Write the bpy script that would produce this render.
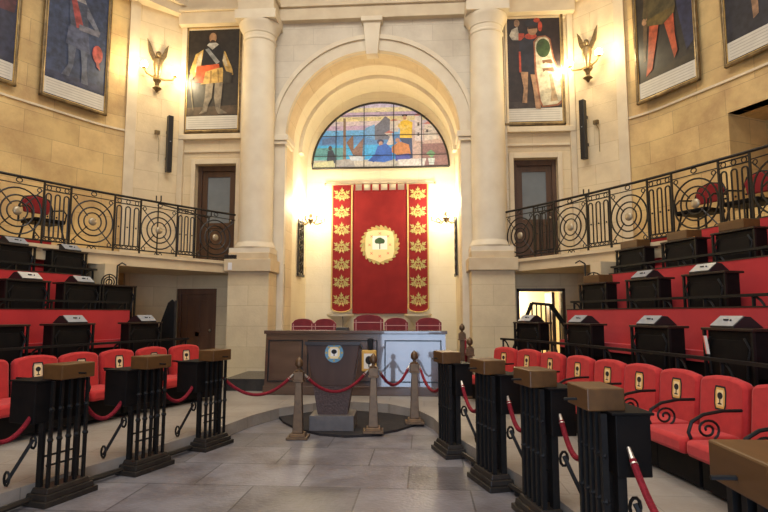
import bpy, math, random
from mathutils import Vector, Matrix
random.seed(7)
R = math.radians
for o in list(bpy.data.objects): bpy.data.objects.remove(o)
S = bpy.context.scene
COL = S.collection

# ---------------------------------------------------------------- camera
cam = bpy.data.objects.new('camera', bpy.data.cameras.new('camera'))
cam.data.sensor_width = 36; cam.data.lens = 26.25; cam.data.clip_start = .05
cam.location = (1.1, 0, 1.51)
cam.rotation_euler = (R(90)+math.atan(58/560), 0, R(4))
COL.objects.link(cam); S.camera = cam

# ---------------------------------------------------------------- world, lights, exposure
w = bpy.data.worlds.new('world'); S.world = w; w.use_nodes = True
w.node_tree.nodes['Background'].inputs[0].default_value = (.75, .85, 1, 1)
w.node_tree.nodes['Background'].inputs[1].default_value = .6
S.view_settings.view_transform = 'Standard'; S.view_settings.look = 'None'
S.view_settings.gamma = 1; S.view_settings.use_curve_mapping = False
S.view_settings.exposure = 0.15
def area(name, loc, rot, sx, sy, power, col):
    l = bpy.data.lights.new(name, 'AREA'); l.shape = 'RECTANGLE'; l.size = sx; l.size_y = sy
    l.energy = power; l.color = col
    o = bpy.data.objects.new(name, l); o.location = loc; o.rotation_euler = rot; COL.objects.link(o); return o
area('skylight_daylight', (0, 4.6, 10.55), (0, 0, 0), 7.0, 8.0, 640, (1, .95, .87))
area('entrance_daylight', (1.0, -3.1, 2.5), (R(90), 0, 0), 3.1, 4.8, 330, (.55, .72, 1))
def point(name, loc, power, col, rad=.08, parent=None):
    l = bpy.data.lights.new(name, 'POINT'); l.energy = power; l.color = col; l.shadow_soft_size = rad
    o = bpy.data.objects.new(name, l); o.location = loc; COL.objects.link(o)
    if parent: o.parent = parent
    return o

class Curve:
    def __init__(s,pts,n=12):
        P=[pts[0]]+pts+[pts[-1]];o=[]
        for i in range(1,len(P)-2):
            for k in range(n):
                t=k/n;a,b,c,d=P[i-1:i+3]
                o.append(tuple(.5*((2*b[j])+(-a[j]+c[j])*t+(2*a[j]-5*b[j]+4*c[j]-d[j])*t*t+(-a[j]+3*b[j]-3*c[j]+d[j])*t**3) for j in (0,1)))
        o.append(pts[-1]);s.p=o;s.l=[0]
        for a,b in zip(o,o[1:]): s.l.append(s.l[-1]+math.dist(a,b))
    def at(s,d,off=0,sg=1):
        L=s.l;i=0
        while i<len(L)-2 and L[i+1]<d:i+=1
        a,b=s.p[i],s.p[i+1];t=(d-L[i])/(L[i+1]-L[i]);x=a[0]+(b[0]-a[0])*t;y=a[1]+(b[1]-a[1])*t
        k0=max(0,i-3);k1=min(len(s.p)-1,i+4);dx=s.p[k1][0]-s.p[k0][0];dy=s.p[k1][1]-s.p[k0][1];m=math.hypot(dx,dy)
        nx,ny=-dy/m,dx/m   # outward (+x) for a right-hand curve running towards the viewer
        return sg*(x+nx*off),y+ny*off,sg*nx,ny
R1=Curve([(2.0,9.75),(2.35,9.18),(2.68,8.5),(2.97,7.6),(3.22,6.75),(3.4,6.1),(3.53,5.5),(3.64,4.8),(3.73,4.0),(3.78,3.0),(3.8,1.5),(3.8,-3)])
PC=Curve([(1.15,7.1),(1.38,6.3),(1.68,5.3),(1.93,4.5),(2.1,3.5),(2.15,2.4),(2.16,1.5),(2.16,-3)])
BC=Curve([(2.75,11.65),(3.0,11.3),(3.57,10.5),(4.15,9.6),(4.62,8.8),(5.02,7.98),(5.42,7.1),(5.7,6),(5.85,4.8),(5.9,3),(5.9,-3)])
WC=Curve([(5.17,11.33),(5.57,10.85),(6.06,9.85),(6.40,9.15),(6.75,8.3),(7.05,7.3),(7.2,6.2),(7.3,4),(7.3,-3)])

# ---------------------------------------------------------------- materials
def mat(name, col, rough=.5, metal=0, col2=None, nscale=8, bump=0, bscale=60, spec=.5, emis=None, estr=0, sheen=0, stretch=None, coat=0):
    m = bpy.data.materials.new(name); m.use_nodes = True; nt = m.node_tree; N = nt.nodes; L = nt.links
    b = N['Principled BSDF']
    b.inputs['Base Color'].default_value = (*col, 1); b.inputs['Roughness'].default_value = rough
    b.inputs['Metallic'].default_value = metal; b.inputs['Specular IOR Level'].default_value = spec
    if sheen: b.inputs['Sheen Weight'].default_value = sheen
    if coat: b.inputs['Coat Weight'].default_value = coat
    tc = N.new('ShaderNodeTexCoord'); mp = N.new('ShaderNodeMapping'); L.new(tc.outputs['Object'], mp.inputs[0])
    if stretch: mp.inputs['Scale'].default_value = stretch
    if col2:
        n = N.new('ShaderNodeTexNoise'); n.inputs['Scale'].default_value = nscale; n.inputs['Detail'].default_value = 4
        L.new(mp.outputs[0], n.inputs[0])
        r = N.new('ShaderNodeValToRGB'); r.color_ramp.elements[0].color = (*col, 1); r.color_ramp.elements[1].color = (*col2, 1)
        r.color_ramp.elements[0].position = .35; r.color_ramp.elements[1].position = .65
        L.new(n.outputs['Fac'], r.inputs[0]); L.new(r.outputs[0], b.inputs['Base Color'])
    if bump:
        n2 = N.new('ShaderNodeTexNoise'); n2.inputs['Scale'].default_value = bscale; L.new(mp.outputs[0], n2.inputs[0])
        bp = N.new('ShaderNodeBump'); bp.inputs['Strength'].default_value = bump; bp.inputs['Distance'].default_value = .01
        L.new(n2.outputs['Fac'], bp.inputs['Height']); L.new(bp.outputs[0], b.inputs['Normal'])
    if emis:
        b.inputs['Emission Color'].default_value = (*emis, 1); b.inputs['Emission Strength'].default_value = estr
    return m
def stone(name, c1, c2, mortar, bw=.95, bh=.42, rough=.6, stain=None, mort=.006, offset=.5, spec=.3, stainscale=1.3):
    m = bpy.data.materials.new(name); m.use_nodes = True; nt = m.node_tree; N = nt.nodes; L = nt.links
    b = N['Principled BSDF']; b.inputs['Roughness'].default_value = rough; b.inputs['Specular IOR Level'].default_value = spec
    uv = N.new('ShaderNodeUVMap')
    br = N.new('ShaderNodeTexBrick'); br.inputs['Scale'].default_value = 1; br.inputs['Brick Width'].default_value = bw
    br.inputs['Row Height'].default_value = bh; br.inputs['Mortar Size'].default_value = mort; br.offset = offset
    br.inputs['Mortar Smooth'].default_value = .3; br.inputs['Bias'].default_value = -.1
    br.inputs['Color1'].default_value = (*c1, 1); br.inputs['Color2'].default_value = (*c2, 1); br.inputs['Mortar'].default_value = (*mortar, 1)
    L.new(uv.outputs[0], br.inputs['Vector'])
    tc = N.new('ShaderNodeTexCoord')
    n = N.new('ShaderNodeTexNoise'); n.inputs['Scale'].default_value = stainscale; n.inputs['Detail'].default_value = 6; n.inputs['Roughness'].default_value = .65
    L.new(tc.outputs['Object'], n.inputs[0])
    r = N.new('ShaderNodeValToRGB'); r.color_ramp.elements[0].position = .38; r.color_ramp.elements[1].position = .66
    st = stain or tuple(x*.82 for x in c1)
    r.color_ramp.elements[0].color = (1, 1, 1, 1); r.color_ramp.elements[1].color = (*[s/c for s, c in zip(st, c1)], 1)
    L.new(n.outputs['Fac'], r.inputs[0])
    mx = N.new('ShaderNodeMixRGB'); mx.blend_type = 'MULTIPLY'; mx.inputs[0].default_value = 1
    L.new(br.outputs['Color'], mx.inputs[1]); L.new(r.outputs[0], mx.inputs[2]); L.new(mx.outputs[0], b.inputs['Base Color'])
    bp = N.new('ShaderNodeBump'); bp.inputs['Strength'].default_value = .35; bp.inputs['Distance'].default_value = .01
    n3 = N.new('ShaderNodeTexNoise'); n3.inputs['Scale'].default_value = 25; L.new(tc.outputs['Object'], n3.inputs[0])
    mt = N.new('ShaderNodeMath'); mt.operation = 'MULTIPLY_ADD'; mt.inputs[1].default_value = -1.0
    L.new(br.outputs['Fac'], mt.inputs[0]); L.new(n3.outputs['Fac'], mt.inputs[2])
    L.new(mt.outputs[0], bp.inputs['Height']); L.new(bp.outputs[0], b.inputs['Normal'])
    return m
M = {}
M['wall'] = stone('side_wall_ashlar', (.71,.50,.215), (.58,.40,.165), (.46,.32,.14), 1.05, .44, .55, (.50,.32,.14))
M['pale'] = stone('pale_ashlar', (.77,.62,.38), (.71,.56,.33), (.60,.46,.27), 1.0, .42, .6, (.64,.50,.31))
M['grey_stone'] = stone('arch_wall_ashlar', (.70,.62,.48), (.66,.58,.44), (.56,.48,.36), .9, .38, .65, (.58,.50,.38))
M['column'] = mat('column_stone', (.76,.66,.48), .6, col2=(.69,.58,.41), nscale=2.5, bump=.15, bscale=30, spec=.3)
M['trim'] = mat('moulding_stone', (.70,.58,.39), .6, col2=(.62,.50,.33), nscale=3, bump=.1, bscale=30, spec=.3)
M['fascia'] = mat('balcony_stone', (.66,.52,.32), .55, col2=(.58,.44,.26), nscale=3, spec=.3)
M['apse'] = stone('apse_plaster_stone', (.86,.76,.54), (.84,.73,.51), (.76,.65,.44), 1.0, .45, .6, (.80,.69,.47), mort=.004)
M['curb'] = stone('curb_stone', (.35,.31,.265), (.32,.28,.235), (.23,.20,.17), 1.1, .5, .45, (.26,.22,.18))
M['ceil'] = mat('ceiling_plaster', (.75,.70,.60), .8, col2=(.70,.65,.55))
def floor_mat():
    m = stone('slate_floor', (.235,.222,.235), (.12,.112,.118), (.085,.08,.083), .95, .72, .33, (.12,.10,.10), mort=.008, offset=.43, spec=.5, stainscale=1.6)
    N = m.node_tree.nodes; L = m.node_tree.links
    n = N.new('ShaderNodeTexNoise'); n.inputs['Scale'].default_value = 5; n.inputs['Detail'].default_value = 5
    r = N.new('ShaderNodeMapRange'); r.inputs[3].default_value = .24; r.inputs[4].default_value = .5
    L.new(n.outputs['Fac'], r.inputs[0]); L.new(r.outputs[0], N['Principled BSDF'].inputs['Roughness'])
    return m
M['floor'] = floor_mat()
M['wood'] = mat('dark_varnished_wood', (.03,.017,.011), .38, col2=(.02,.011,.008), nscale=6, stretch=(1,1,.15), spec=.35)
M['desk_wood'] = mat('presidium_wood', (.095,.052,.035), .25, col2=(.065,.035,.023), nscale=5, stretch=(.2,1,1), coat=1.0)
M['door_wood'] = mat('door_wood', (.10,.05,.025), .4, col2=(.06,.028,.014), nscale=6, stretch=(1,1,.12))
M['door_dark'] = mat('dark_door_wood', (.17,.075,.035), .5, col2=(.11,.048,.022), nscale=6, stretch=(1,1,.12))
M['lid'] = mat('oak_lid', (.125,.058,.017), .42, col2=(.08,.037,.012), nscale=9, stretch=(.2,1,1), spec=.35)
M['black'] = mat('black_iron', (.006,.0055,.0055), .5, col2=(.010,.009,.008), nscale=20, spec=.25)
M['iron'] = mat('wrought_iron', (.012,.010,.009), .45, metal=.3, col2=(.022,.018,.014), nscale=30)
M['blackwood'] = mat('black_lacquered_board', (.006,.0055,.0055), .55, col2=(.010,.008,.007), nscale=10, spec=.1)
M['base'] = mat('dark_wood_plinth', (.028,.022,.017), .42, col2=(.018,.014,.011), nscale=12, spec=.3)
M['red'] = mat('red_upholstery', (.50,.031,.028), .75, col2=(.43,.025,.023), nscale=14, bump=.25, bscale=250, sheen=.1, spec=.2)
M['bench'] = mat('red_bench_cloth', (.47,.024,.024), .8, col2=(.41,.019,.020), nscale=3, bump=.2, bscale=200, sheen=.15, spec=.2)
M['rope'] = mat('crimson_rope', (.23,.012,.022), .8, col2=(.15,.007,.013), nscale=60, bump=.6, bscale=90, spec=.2)
M['chrome'] = mat('steel_clip', (.45,.40,.34), .35, metal=.7)
M['bronze'] = mat('bronze_post', (.15,.085,.04), .42, metal=.5, col2=(.10,.058,.03), nscale=15)
M['gilt'] = mat('gilt', (.75,.52,.20), .35, metal=.8, col2=(.55,.37,.14), nscale=40)
M['antique'] = mat('antique_bronze', (.22,.15,.07), .42, metal=.7, col2=(.12,.085,.045), nscale=30)
M['leaf_gold'] = mat('leaf_gold_thread', (.44,.36,.12), .7, col2=(.34,.27,.08), nscale=40)
M['cream_patch'] = mat('cream_patch', (.60,.48,.30), .7)
M['inscription'] = mat('inscription_paint', (.60,.56,.47), .5, col2=(.54,.50,.42), nscale=6)
M['script'] = mat('inscription_lettering', (.38,.34,.28), .5)
M['lectern_wood'] = mat('lectern_wood', (.085,.045,.03), .45, col2=(.06,.03,.02), nscale=5, stretch=(1,1,.2), spec=.3)
M['brass'] = mat('brass_boss', (.42,.34,.22), .4, metal=.6)
M['frame'] = mat('painting_frame', (.26,.18,.08), .35, metal=.5, col2=(.13,.09,.045), nscale=9)
M['silver'] = mat('silver_console', (.31,.325,.35), .35, metal=.2, col2=(.26,.275,.30), nscale=20)
M['plastic'] = mat('black_plastic', (.012,.012,.013), .35)
M['paper'] = mat('paper', (.8,.75,.7), .7)
M['marble'] = mat('black_marble', (.03,.028,.028), .25, col2=(.05,.045,.042), nscale=5)
M['carpet'] = mat('dark_rug', (.035,.03,.03), .85, col2=(.025,.022,.022), nscale=12, spec=.15)
M['burgundy'] = mat('burgundy_cloth', (.22,.015,.02), .8, col2=(.17,.01,.015), sheen=.2)
M['pink'] = mat('pale_piping', (.60,.30,.27), .8)
M['velvet'] = mat('crimson_velvet', (.235,.016,.016), .8, col2=(.195,.012,.013), nscale=3, sheen=.1, spec=.15)
M['gold_cloth'] = mat('gold_embroidery', (.60,.42,.14), .6, col2=(.50,.34,.11), nscale=40)
M['gold_green'] = mat('olive_gold_thread', (.40,.34,.11), .7)
M['cream_cloth'] = mat('cream_cloth', (.85,.68,.34), .7)
M['white_cloth'] = mat('white_cloth', (.82,.80,.74), .7)
M['green'] = mat('dark_green_thread', (.04,.09,.03), .7)
M['red_thread'] = mat('red_thread', (.75,.13,.08), .7)
M['bulb'] = mat('lit_bulb', (1,.9,.7), .5, emis=(1,.78,.45), estr=30)
M['glass_pane'] = mat('frosted_glass', (.20,.22,.22), .25, col2=(.15,.165,.17), nscale=1.5)
M['yellow_patch'] = mat('yellow_patch', (.70,.42,.10), .7)
M['black_thread'] = mat('black_thread', (.01,.01,.012), .8)
M['blue_e'] = mat('blue_enamel', (.10,.28,.42), .4)
M['lead'] = mat('window_lead', (.03,.025,.02), .5)
M['skyglass'] = mat('skylight_glass', (.8,.85,.9), .3, emis=(.85,.92,1), estr=1.0)
ART = {}
def flat(c, rough=.45, em=0):
    k = (round(c[0],3), round(c[1],3), round(c[2],3), em)
    if k not in ART:
        if not em: c = tuple(x*.72 for x in c)
        c2 = tuple(x*(.6 if em else .45) for x in c)
        ART[k] = mat('glass_colour' if em else 'oil_paint', c, rough, col2=c2, nscale=20 if em else 9, spec=.5, emis=c if em else None, estr=em)
    return ART[k]

# ---------------------------------------------------------------- mesh builder
class MB:
    def __init__(s): s.v = []; s.f = []; s.m = []; s.uv = []; s.T = Matrix()
    def add(s, vs, fs, mi=0, uvs=None):
        b = len(s.v)
        s.v += [tuple(s.T @ Vector(p)) for p in vs]
        for i, f in enumerate(fs):
            s.f.append([b+k for k in f]); s.m.append(mi); s.uv.append(uvs[i] if uvs else None)
        return s
    def box(s, x0, x1, y0, y1, z0, z1, mi=0, taper=0):
        t = taper
        vs = [(x0,y0,z0),(x1,y0,z0),(x1,y1,z0),(x0,y1,z0),(x0+t,y0+t,z1),(x1-t,y0+t,z1),(x1-t,y1-t,z1),(x0+t,y1-t,z1)]
        return s.add(vs, [(3,2,1,0),(4,5,6,7),(0,1,5,4),(1,2,6,5),(2,3,7,6),(3,0,4,7)], mi)
    def prism(s, poly, a, b, axis='z', mi=0):
        # poly: 2-D points; extruded from a to b along axis ('z': x,y  'y': x,z  'x': y,z)
        n = len(poly)
        if axis == 'z': f = lambda p, h: (p[0], p[1], h)
        elif axis == 'y': f = lambda p, h: (p[0], h, p[1])
        else: f = lambda p, h: (h, p[0], p[1])
        vs = [f(p, a) for p in poly]+[f(p, b) for p in poly]
        ar = sum(poly[i][0]*poly[(i+1)%n][1]-poly[(i+1)%n][0]*poly[i][1] for i in range(n))
        flip = (ar > 0) ^ (b < a) ^ (axis == 'y')
        fs = [tuple(range(n))[::-1] if flip else tuple(range(n)), tuple(range(n, 2*n)) if flip else tuple(range(n, 2*n))[::-1]]
        for i in range(n):
            j = (i+1) % n
            fs.append((i, j, n+j, n+i) if flip else (j, i, n+i, n+j))
        return s.add(vs, fs, mi)
    def tube(s, pts, r, n=6, mi=0, closed=False, r1=None):
        P = [Vector(p) for p in pts]; k = len(P); vs = []
        up = Vector((0,0,1)); prev = None
        for i, p in enumerate(P):
            a = P[(i-1) % k] if (closed or i) else P[0]; b = P[(i+1) % k] if (closed or i < k-1) else P[-1]
            d = (b-a); d = d.normalized() if d.length > 1e-9 else Vector((0,0,1))
            if prev is None:
                x = d.cross(up); x = x.normalized() if x.length > .05 else d.cross(Vector((1,0,0))).normalized()
            else:
                x = prev-d*prev.dot(d); x = x.normalized() if x.length > 1e-6 else d.orthogonal().normalized()
            prev = x; y = d.cross(x)
            rr = r if r1 is None else r+(r1-r)*i/(k-1)
            for j in range(n):
                t = 2*math.pi*j/n; vs.append(tuple(p+x*rr*math.cos(t)+y*rr*math.sin(t)))
        fs = []
        for i in range(k if closed else k-1):
            i2 = (i+1) % k
            for j in range(n): fs.append((i*n+j, i*n+(j+1)%n, i2*n+(j+1)%n, i2*n+j))
        if not closed: fs += [tuple(range(n))[::-1], tuple(range((k-1)*n, k*n))]
        return s.add(vs, fs, mi)
    def bar(s, a, b, r, n=6, mi=0): return s.tube([a, b], r, n, mi)
    def lathe(s, prof, n=16, cx=0, cy=0, mi=0, sq=False):
        vs = []
        for r, z in prof:
            for j in range(n):
                t = 2*math.pi*(j+(.5 if sq else 0))/n; k = r*(math.sqrt(2) if sq else 1)
                vs.append((cx+k*math.cos(t), cy+k*math.sin(t), z))
        m = len(prof); fs = [(i*n+j, i*n+(j+1)%n, (i+1)*n+(j+1)%n, (i+1)*n+j) for i in range(m-1) for j in range(n)]
        fs += [tuple(range(n))[::-1], tuple(range((m-1)*n, m*n))]
        return s.add(vs, fs, mi)
    def ring(s, c, r, tr, ax='y', n=24, tn=5, mi=0, rz=None):
        rz = rz or r
        if ax == 'y': pts = [(c[0]+r*math.cos(2*math.pi*i/n), c[1], c[2]+rz*math.sin(2*math.pi*i/n)) for i in range(n)]
        else: pts = [(c[0], c[1]+r*math.cos(2*math.pi*i/n), c[2]+rz*math.sin(2*math.pi*i/n)) for i in range(n)]
        return s.tube(pts, tr, tn, mi, closed=True)
    def ball(s, c, r, n=10, mi=0, sx=1, sy=1, sz=1):
        m = max(4, n//2); vs = []
        for i in range(m+1):
            a = math.pi*i/m-math.pi/2; a = max(-1.5, min(1.5, a))
            for j in range(n):
                t = 2*math.pi*j/n
                vs.append((c[0]+r*sx*math.cos(a)*math.cos(t), c[1]+r*sy*math.cos(a)*math.sin(t), c[2]+r*sz*math.sin(a)))
        fs = [(i*n+j, i*n+(j+1)%n, (i+1)*n+(j+1)%n, (i+1)*n+j) for i in range(m) for j in range(n)]
        fs += [tuple(range(n))[::-1], tuple(range(m*n, (m+1)*n))]
        return s.add(vs, fs, mi)
    def build(s, name, mats, parent=None, smooth=35, bevel=0):
        me = bpy.data.meshes.new(name); me.from_pydata(s.v, [], s.f)
        if not isinstance(mats, (list, tuple)): mats = [mats]
        for m in mats: me.materials.append(m)
        for p, mi in zip(me.polygons, s.m): p.material_index = mi; p.use_smooth = bool(smooth)
        import bmesh
        bm = bmesh.new(); bm.from_mesh(me); bmesh.ops.recalc_face_normals(bm, faces=bm.faces[:]); bm.to_mesh(me); bm.free()
        me.update()
        uv = me.uv_layers.new(name='UVMap')
        for p, u, vf in zip(me.polygons, s.uv, s.f):
            um = dict(zip(vf, u)) if u else None
            nrm = p.normal
            if u is None:
                if abs(nrm.z) > .7: fx = lambda c: (c.x, c.y)
                else:
                    t = Vector((-nrm.y, nrm.x, 0)).normalized()
                    if abs(t.x) > abs(t.y): t = t*(1 if t.x > 0 else -1)
                    else: t = t*(1 if t.y > 0 else -1)
                    fx = lambda c, t=t: (c.dot(t), c.z)
            for k, li in enumerate(p.loop_indices):
                uv.data[li].uv = um[me.loops[li].vertex_index] if u else fx(me.vertices[me.loops[li].vertex_index].co)
        if smooth:
            try: me.set_sharp_from_angle(angle=R(smooth))
            except Exception: pass
        o = bpy.data.objects.new(name, me); COL.objects.link(o)
        if parent: o.parent = parent
        if bevel:
            b = o.modifiers.new('edge', 'BEVEL'); b.width = bevel; b.segments = 2; b.limit_method = 'ANGLE'
        return o
def tag(o, label=None, cat=None, group=None, kind=None):
    if label: o['label'] = label
    if cat: o['category'] = cat
    if group: o['group'] = group
    if kind: o['kind'] = kind
    return o
def struct(mb, name, m, smooth=0, bevel=0):
    return tag(mb.build(name, m, None, smooth, bevel), kind='structure')
def empty(name, loc=(0,0,0), rz=0, label=None, cat=None, group=None):
    o = bpy.data.objects.new(name, None); o.location = loc; o.rotation_euler = (0, 0, rz); o.empty_display_size = .1
    COL.objects.link(o); return tag(o, label, cat, group)
def copy_tree(o, parent=None):
    c = o.copy(); COL.objects.link(c)
    if parent: c.parent = parent
    for ch in tuple(o.children): copy_tree(ch, c)
    return c
def cut(o, boxes):
    # subtract closed shapes (MB) from a wall
    for mb in boxes:
        c = mb.build('cutter', M['pale'], None, 0)
        md = o.modifiers.new('b', 'BOOLEAN'); md.operation = 'DIFFERENCE'; md.solver = 'EXACT'; md.object = c
        dg = bpy.context.evaluated_depsgraph_get(); me = bpy.data.meshes.new_from_object(o.evaluated_get(dg))
        o.modifiers.clear(); o.data = me
        bpy.data.objects.remove(c)
    # face mapping again after the cut
    uv = o.data.uv_layers[0] if o.data.uv_layers else o.data.uv_layers.new(name='UVMap')
    for p in o.data.polygons:
        for li in p.loop_indices:
            c = o.data.vertices[o.data.loops[li].vertex_index].co
            uv.data[li].uv = (c.x, c.y) if abs(p.normal.z) > .7 else ((c.x, c.z) if abs(p.normal.y) > .7 else (c.y, c.z))

# ================================================================ SETTING
def strip_pts(c, a, b, off=0, sg=1, n=24):
    return [c.at(a+(b-a)*i/n, off, sg)[:2] for i in range(n+1)]
ZB = 2.6     # balcony floor
# floor
mb = MB(); mb.box(-7.6, 7.6, -3.2, 14.6, -.2, 0); struct(mb, 'floor', M['floor'])
mb = MB(); mb.box(-7.6, -3.5, -3.2, 14.6, 10.6, 10.8); mb.box(3.5, 7.6, -3.2, 14.6, 10.6, 10.8)
mb.box(-3.5, 3.5, -3.2, .6, 10.6, 10.8); mb.box(-3.5, 3.5, 8.6, 14.6, 10.6, 10.8); struct(mb, 'ceiling', M['ceil'])
g = MB(); g.box(-3.5, 3.5, .6, 8.6, 10.72, 10.74); wn = struct(g, 'window_1', M['skyglass'])
g = MB()
for i in range(8): g.box(-3.5+i, -3.46+i, .6, 8.6, 10.66, 10.71)
for i in range(9): g.box(-3.5, 3.5, .6+i, .64+i, 10.66, 10.71)
g.build('window_frame', M['lead'], wn, 0)
# raised stone platform that rings the oval floor
inner = [(0, 8.85), (.55, 8.7), (1.0, 8.2), (1.22, 7.6)]
R_in = inner+[PC.at(.35+.3*i, .12)[:2] for i in range(34)]
mbp = MB()
def plat(sg):
    out = strip_pts(WC, 0, 14.2, -.02, 1, 30)
    q = [p for p in R_in if p[1] > -3.1]+[(2.25, -3.15)]
    far = [(0, 12.1), (4.3, 12.1)]+out
    poly = [(sg*x, y) for x, y in q]+[(sg*x, y) for x, y in reversed([p for p in far if p[1] > -3.15])]
    return poly
for sg in (1, -1): mbp.prism(plat(sg), 0, .15)
struct(mbp, 'stone_platform', M['curb'])
# black dais of the apse
mb = MB(); mb.box(-2.45, 1.98, 9.95, 12.12, .15, .36); mb.box(-1.92, 1.92, 12.1, 14.28, .15, .36)
struct(mb, 'apse_dais', M['marble'])

# front wall with the arch, balcony doors and lower doorways
mb = MB(); mb.box(-4.4, 4.4, 12.1, 12.7, 0, 10.6)
wf = mb.build('wall_front', [M['pale']], None, 0); tag(wf, kind='structure')
arch = [(-1.93, -.1), (1.93, -.1)]+[(1.93*math.cos(math.pi*i/40), 5.45+1.93*math.sin(math.pi*i/40)) for i in range(41)]
a_ = MB(); a_.prism(arch, 11.9, 12.9, 'y')
cs = [a_]
for sg in (1, -1):
    c = MB(); c.box(*sorted((sg*3.08, sg*4.02)), 11.9, 12.55, ZB, 4.88); cs.append(c)
c = MB(); c.box(-4.38, -3.45, 11.9, 12.35, .15, 2.07); cs.append(c)
c = MB(); c.box(3.08, 4.1, 11.9, 12.9, .15, 2.05); cs.append(c)
cut(wf, cs)
# grey plain wall surface inside the arch bay (between the columns) : thin ashlar facing with the arch cut out
mb = MB(); mb.box(-2.95, 2.95, 12.02, 12.1, 2.6, 8.25)
fc = mb.build('wall_arch_facing', [M['grey_stone']], None, 0); tag(fc, kind='structure')
a2 = MB(); a2.prism([(-1.93, -.1), (1.93, -.1)]+arch[2:], 11.9, 12.9, 'y'); cut(fc, [a2])
# apse : side walls, back wall, barrel vault
mb = MB(); mb.box(-2.2, -1.93, 12.7, 14.3, 0, 5.45); mb.box(1.93, 2.2, 12.7, 14.3, 0, 5.45)
mb.box(-2.2, 2.2, 14.3, 14.5, 0, 7.9); struct(mb, 'wall_apse', M['apse'])
mb = MB()
def vault(r0, r1, y0, y1, mi=0, zc=5.45, a0=0, a1=180, n=40):
    pi = [(math.cos(R(a0+(a1-a0)*i/n)), math.sin(R(a0+(a1-a0)*i/n))) for i in range(n+1)]
    poly = [(r1*c, zc+r1*s) for c, s in pi]
    inn = [(r0*c, zc+r0*s) for c, s in pi]
    vs = [(x, y0, z) for x, z in poly]+[(x, y0, z) for x, z in inn]+[(x, y1, z) for x, z in poly]+[(x, y1, z) for x, z in inn]
    k = n+1; fs = []; 
    for i in range(n):
        fs += [(i, i+1, k+i+1, k+i), (2*k+i, 3*k+i, 3*k+i+1, 2*k+i+1), (i, 2*k+i, 2*k+i+1, i+1), (k+i, k+i+1, 3*k+i+1, 3*k+i)]
    fs += [(0, k, 3*k, 2*k), (n, 2*k+n, 3*k+n, k+n)]
    mb.add(vs, fs, mi)
vault(1.93, 2.15, 12.7, 14.3)
vault(1.84, 1.93, 13.25, 13.5)
struct(mb, 'ceiling_apse_vault', M['apse'], 40)
# archivolt, jamb mouldings, imposts and keystone
mb = MB(); vault(1.93, 2.10, 11.94, 12.02); vault(2.10, 2.2, 11.97, 12.02); vault(2.2, 2.3, 11.92, 12.02)
struct(mb, 'trim_1', M['column'], 40)
mb = MB()
for sg in (1, -1):
    mb.box(*sorted((sg*1.93, sg*2.27)), 11.95, 12.03, .36, 5.25)
    mb.box(*sorted((sg*1.88, sg*2.33)), 11.88, 12.5, 5.25, 5.33)
    mb.box(*sorted((sg*1.85, sg*2.36)), 11.84, 12.5, 5.33, 5.46)
struct(mb, 'trim_2', M['column'], bevel=.012)
mb = MB(); mb.prism([(-.13, 7.25), (.13, 7.25), (.2, 8.05), (-.2, 8.05)], 11.84, 12.1, 'y'); mb.box(-.24, .24, 11.78, 12.1, 8.0, 8.11)
struct(mb, 'trim_3', M['column'], bevel=.01)
# entablature across the front
mb = MB()
mb.box(-4.45, 4.45, 11.86, 12.15, 8.11, 8.4); mb.box(-4.45, 4.45, 11.80, 12.15, 8.4, 8.46)
mb.box(-4.45, 4.45, 11.88, 12.15, 8.46, 9.3); mb.box(-4.5, 4.5, 11.4, 12.15, 9.3, 9.5)
for sg in (1, -1):
    mb.box(*sorted((sg*2.1, sg*2.9)), 11.36, 11.9, 8.11, 8.4); mb.box(*sorted((sg*2.06, sg*2.94)), 11.32, 11.9, 8.4, 8.46)
    mb.box(*sorted((sg*2.1, sg*2.9)), 11.38, 11.9, 8.46, 9.3)
struct(mb, 'trim_4', M['trim'], bevel=.01)
# window ledges and mouldings in the picture bays
mb = MB()
for sg in (1, -1):
    mb.box(*sorted((sg*2.95, sg*4.4)), 11.98, 12.12, 5.44, 5.56); mb.box(*sorted((sg*2.95, sg*4.4)), 12.05, 12.12, 5.15, 5.2)
    mb.box(*sorted((sg*2.93, sg*3.0)), 12.02, 12.12, 5.56, 8.1); mb.box(*sorted((sg*4.3, sg*4.42)), 12.0, 12.12, 2.6, 8.2)
    mb.box(*sorted((sg*3.0, sg*4.3)), 12.04, 12.12, 8.05, 8.12)
    mb.box(*sorted((sg*2.98, sg*3.08)), 12.05, 12.12, 2.6, 5.0); mb.box(*sorted((sg*4.02, sg*4.12)), 12.05, 12.12, 2.6, 5.0); mb.box(*sorted((sg*3.08, sg*4.02)), 12.05, 12.12, 4.88, 5.0)
struct(mb, 'trim_5', M['trim'], bevel=.008)
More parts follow.
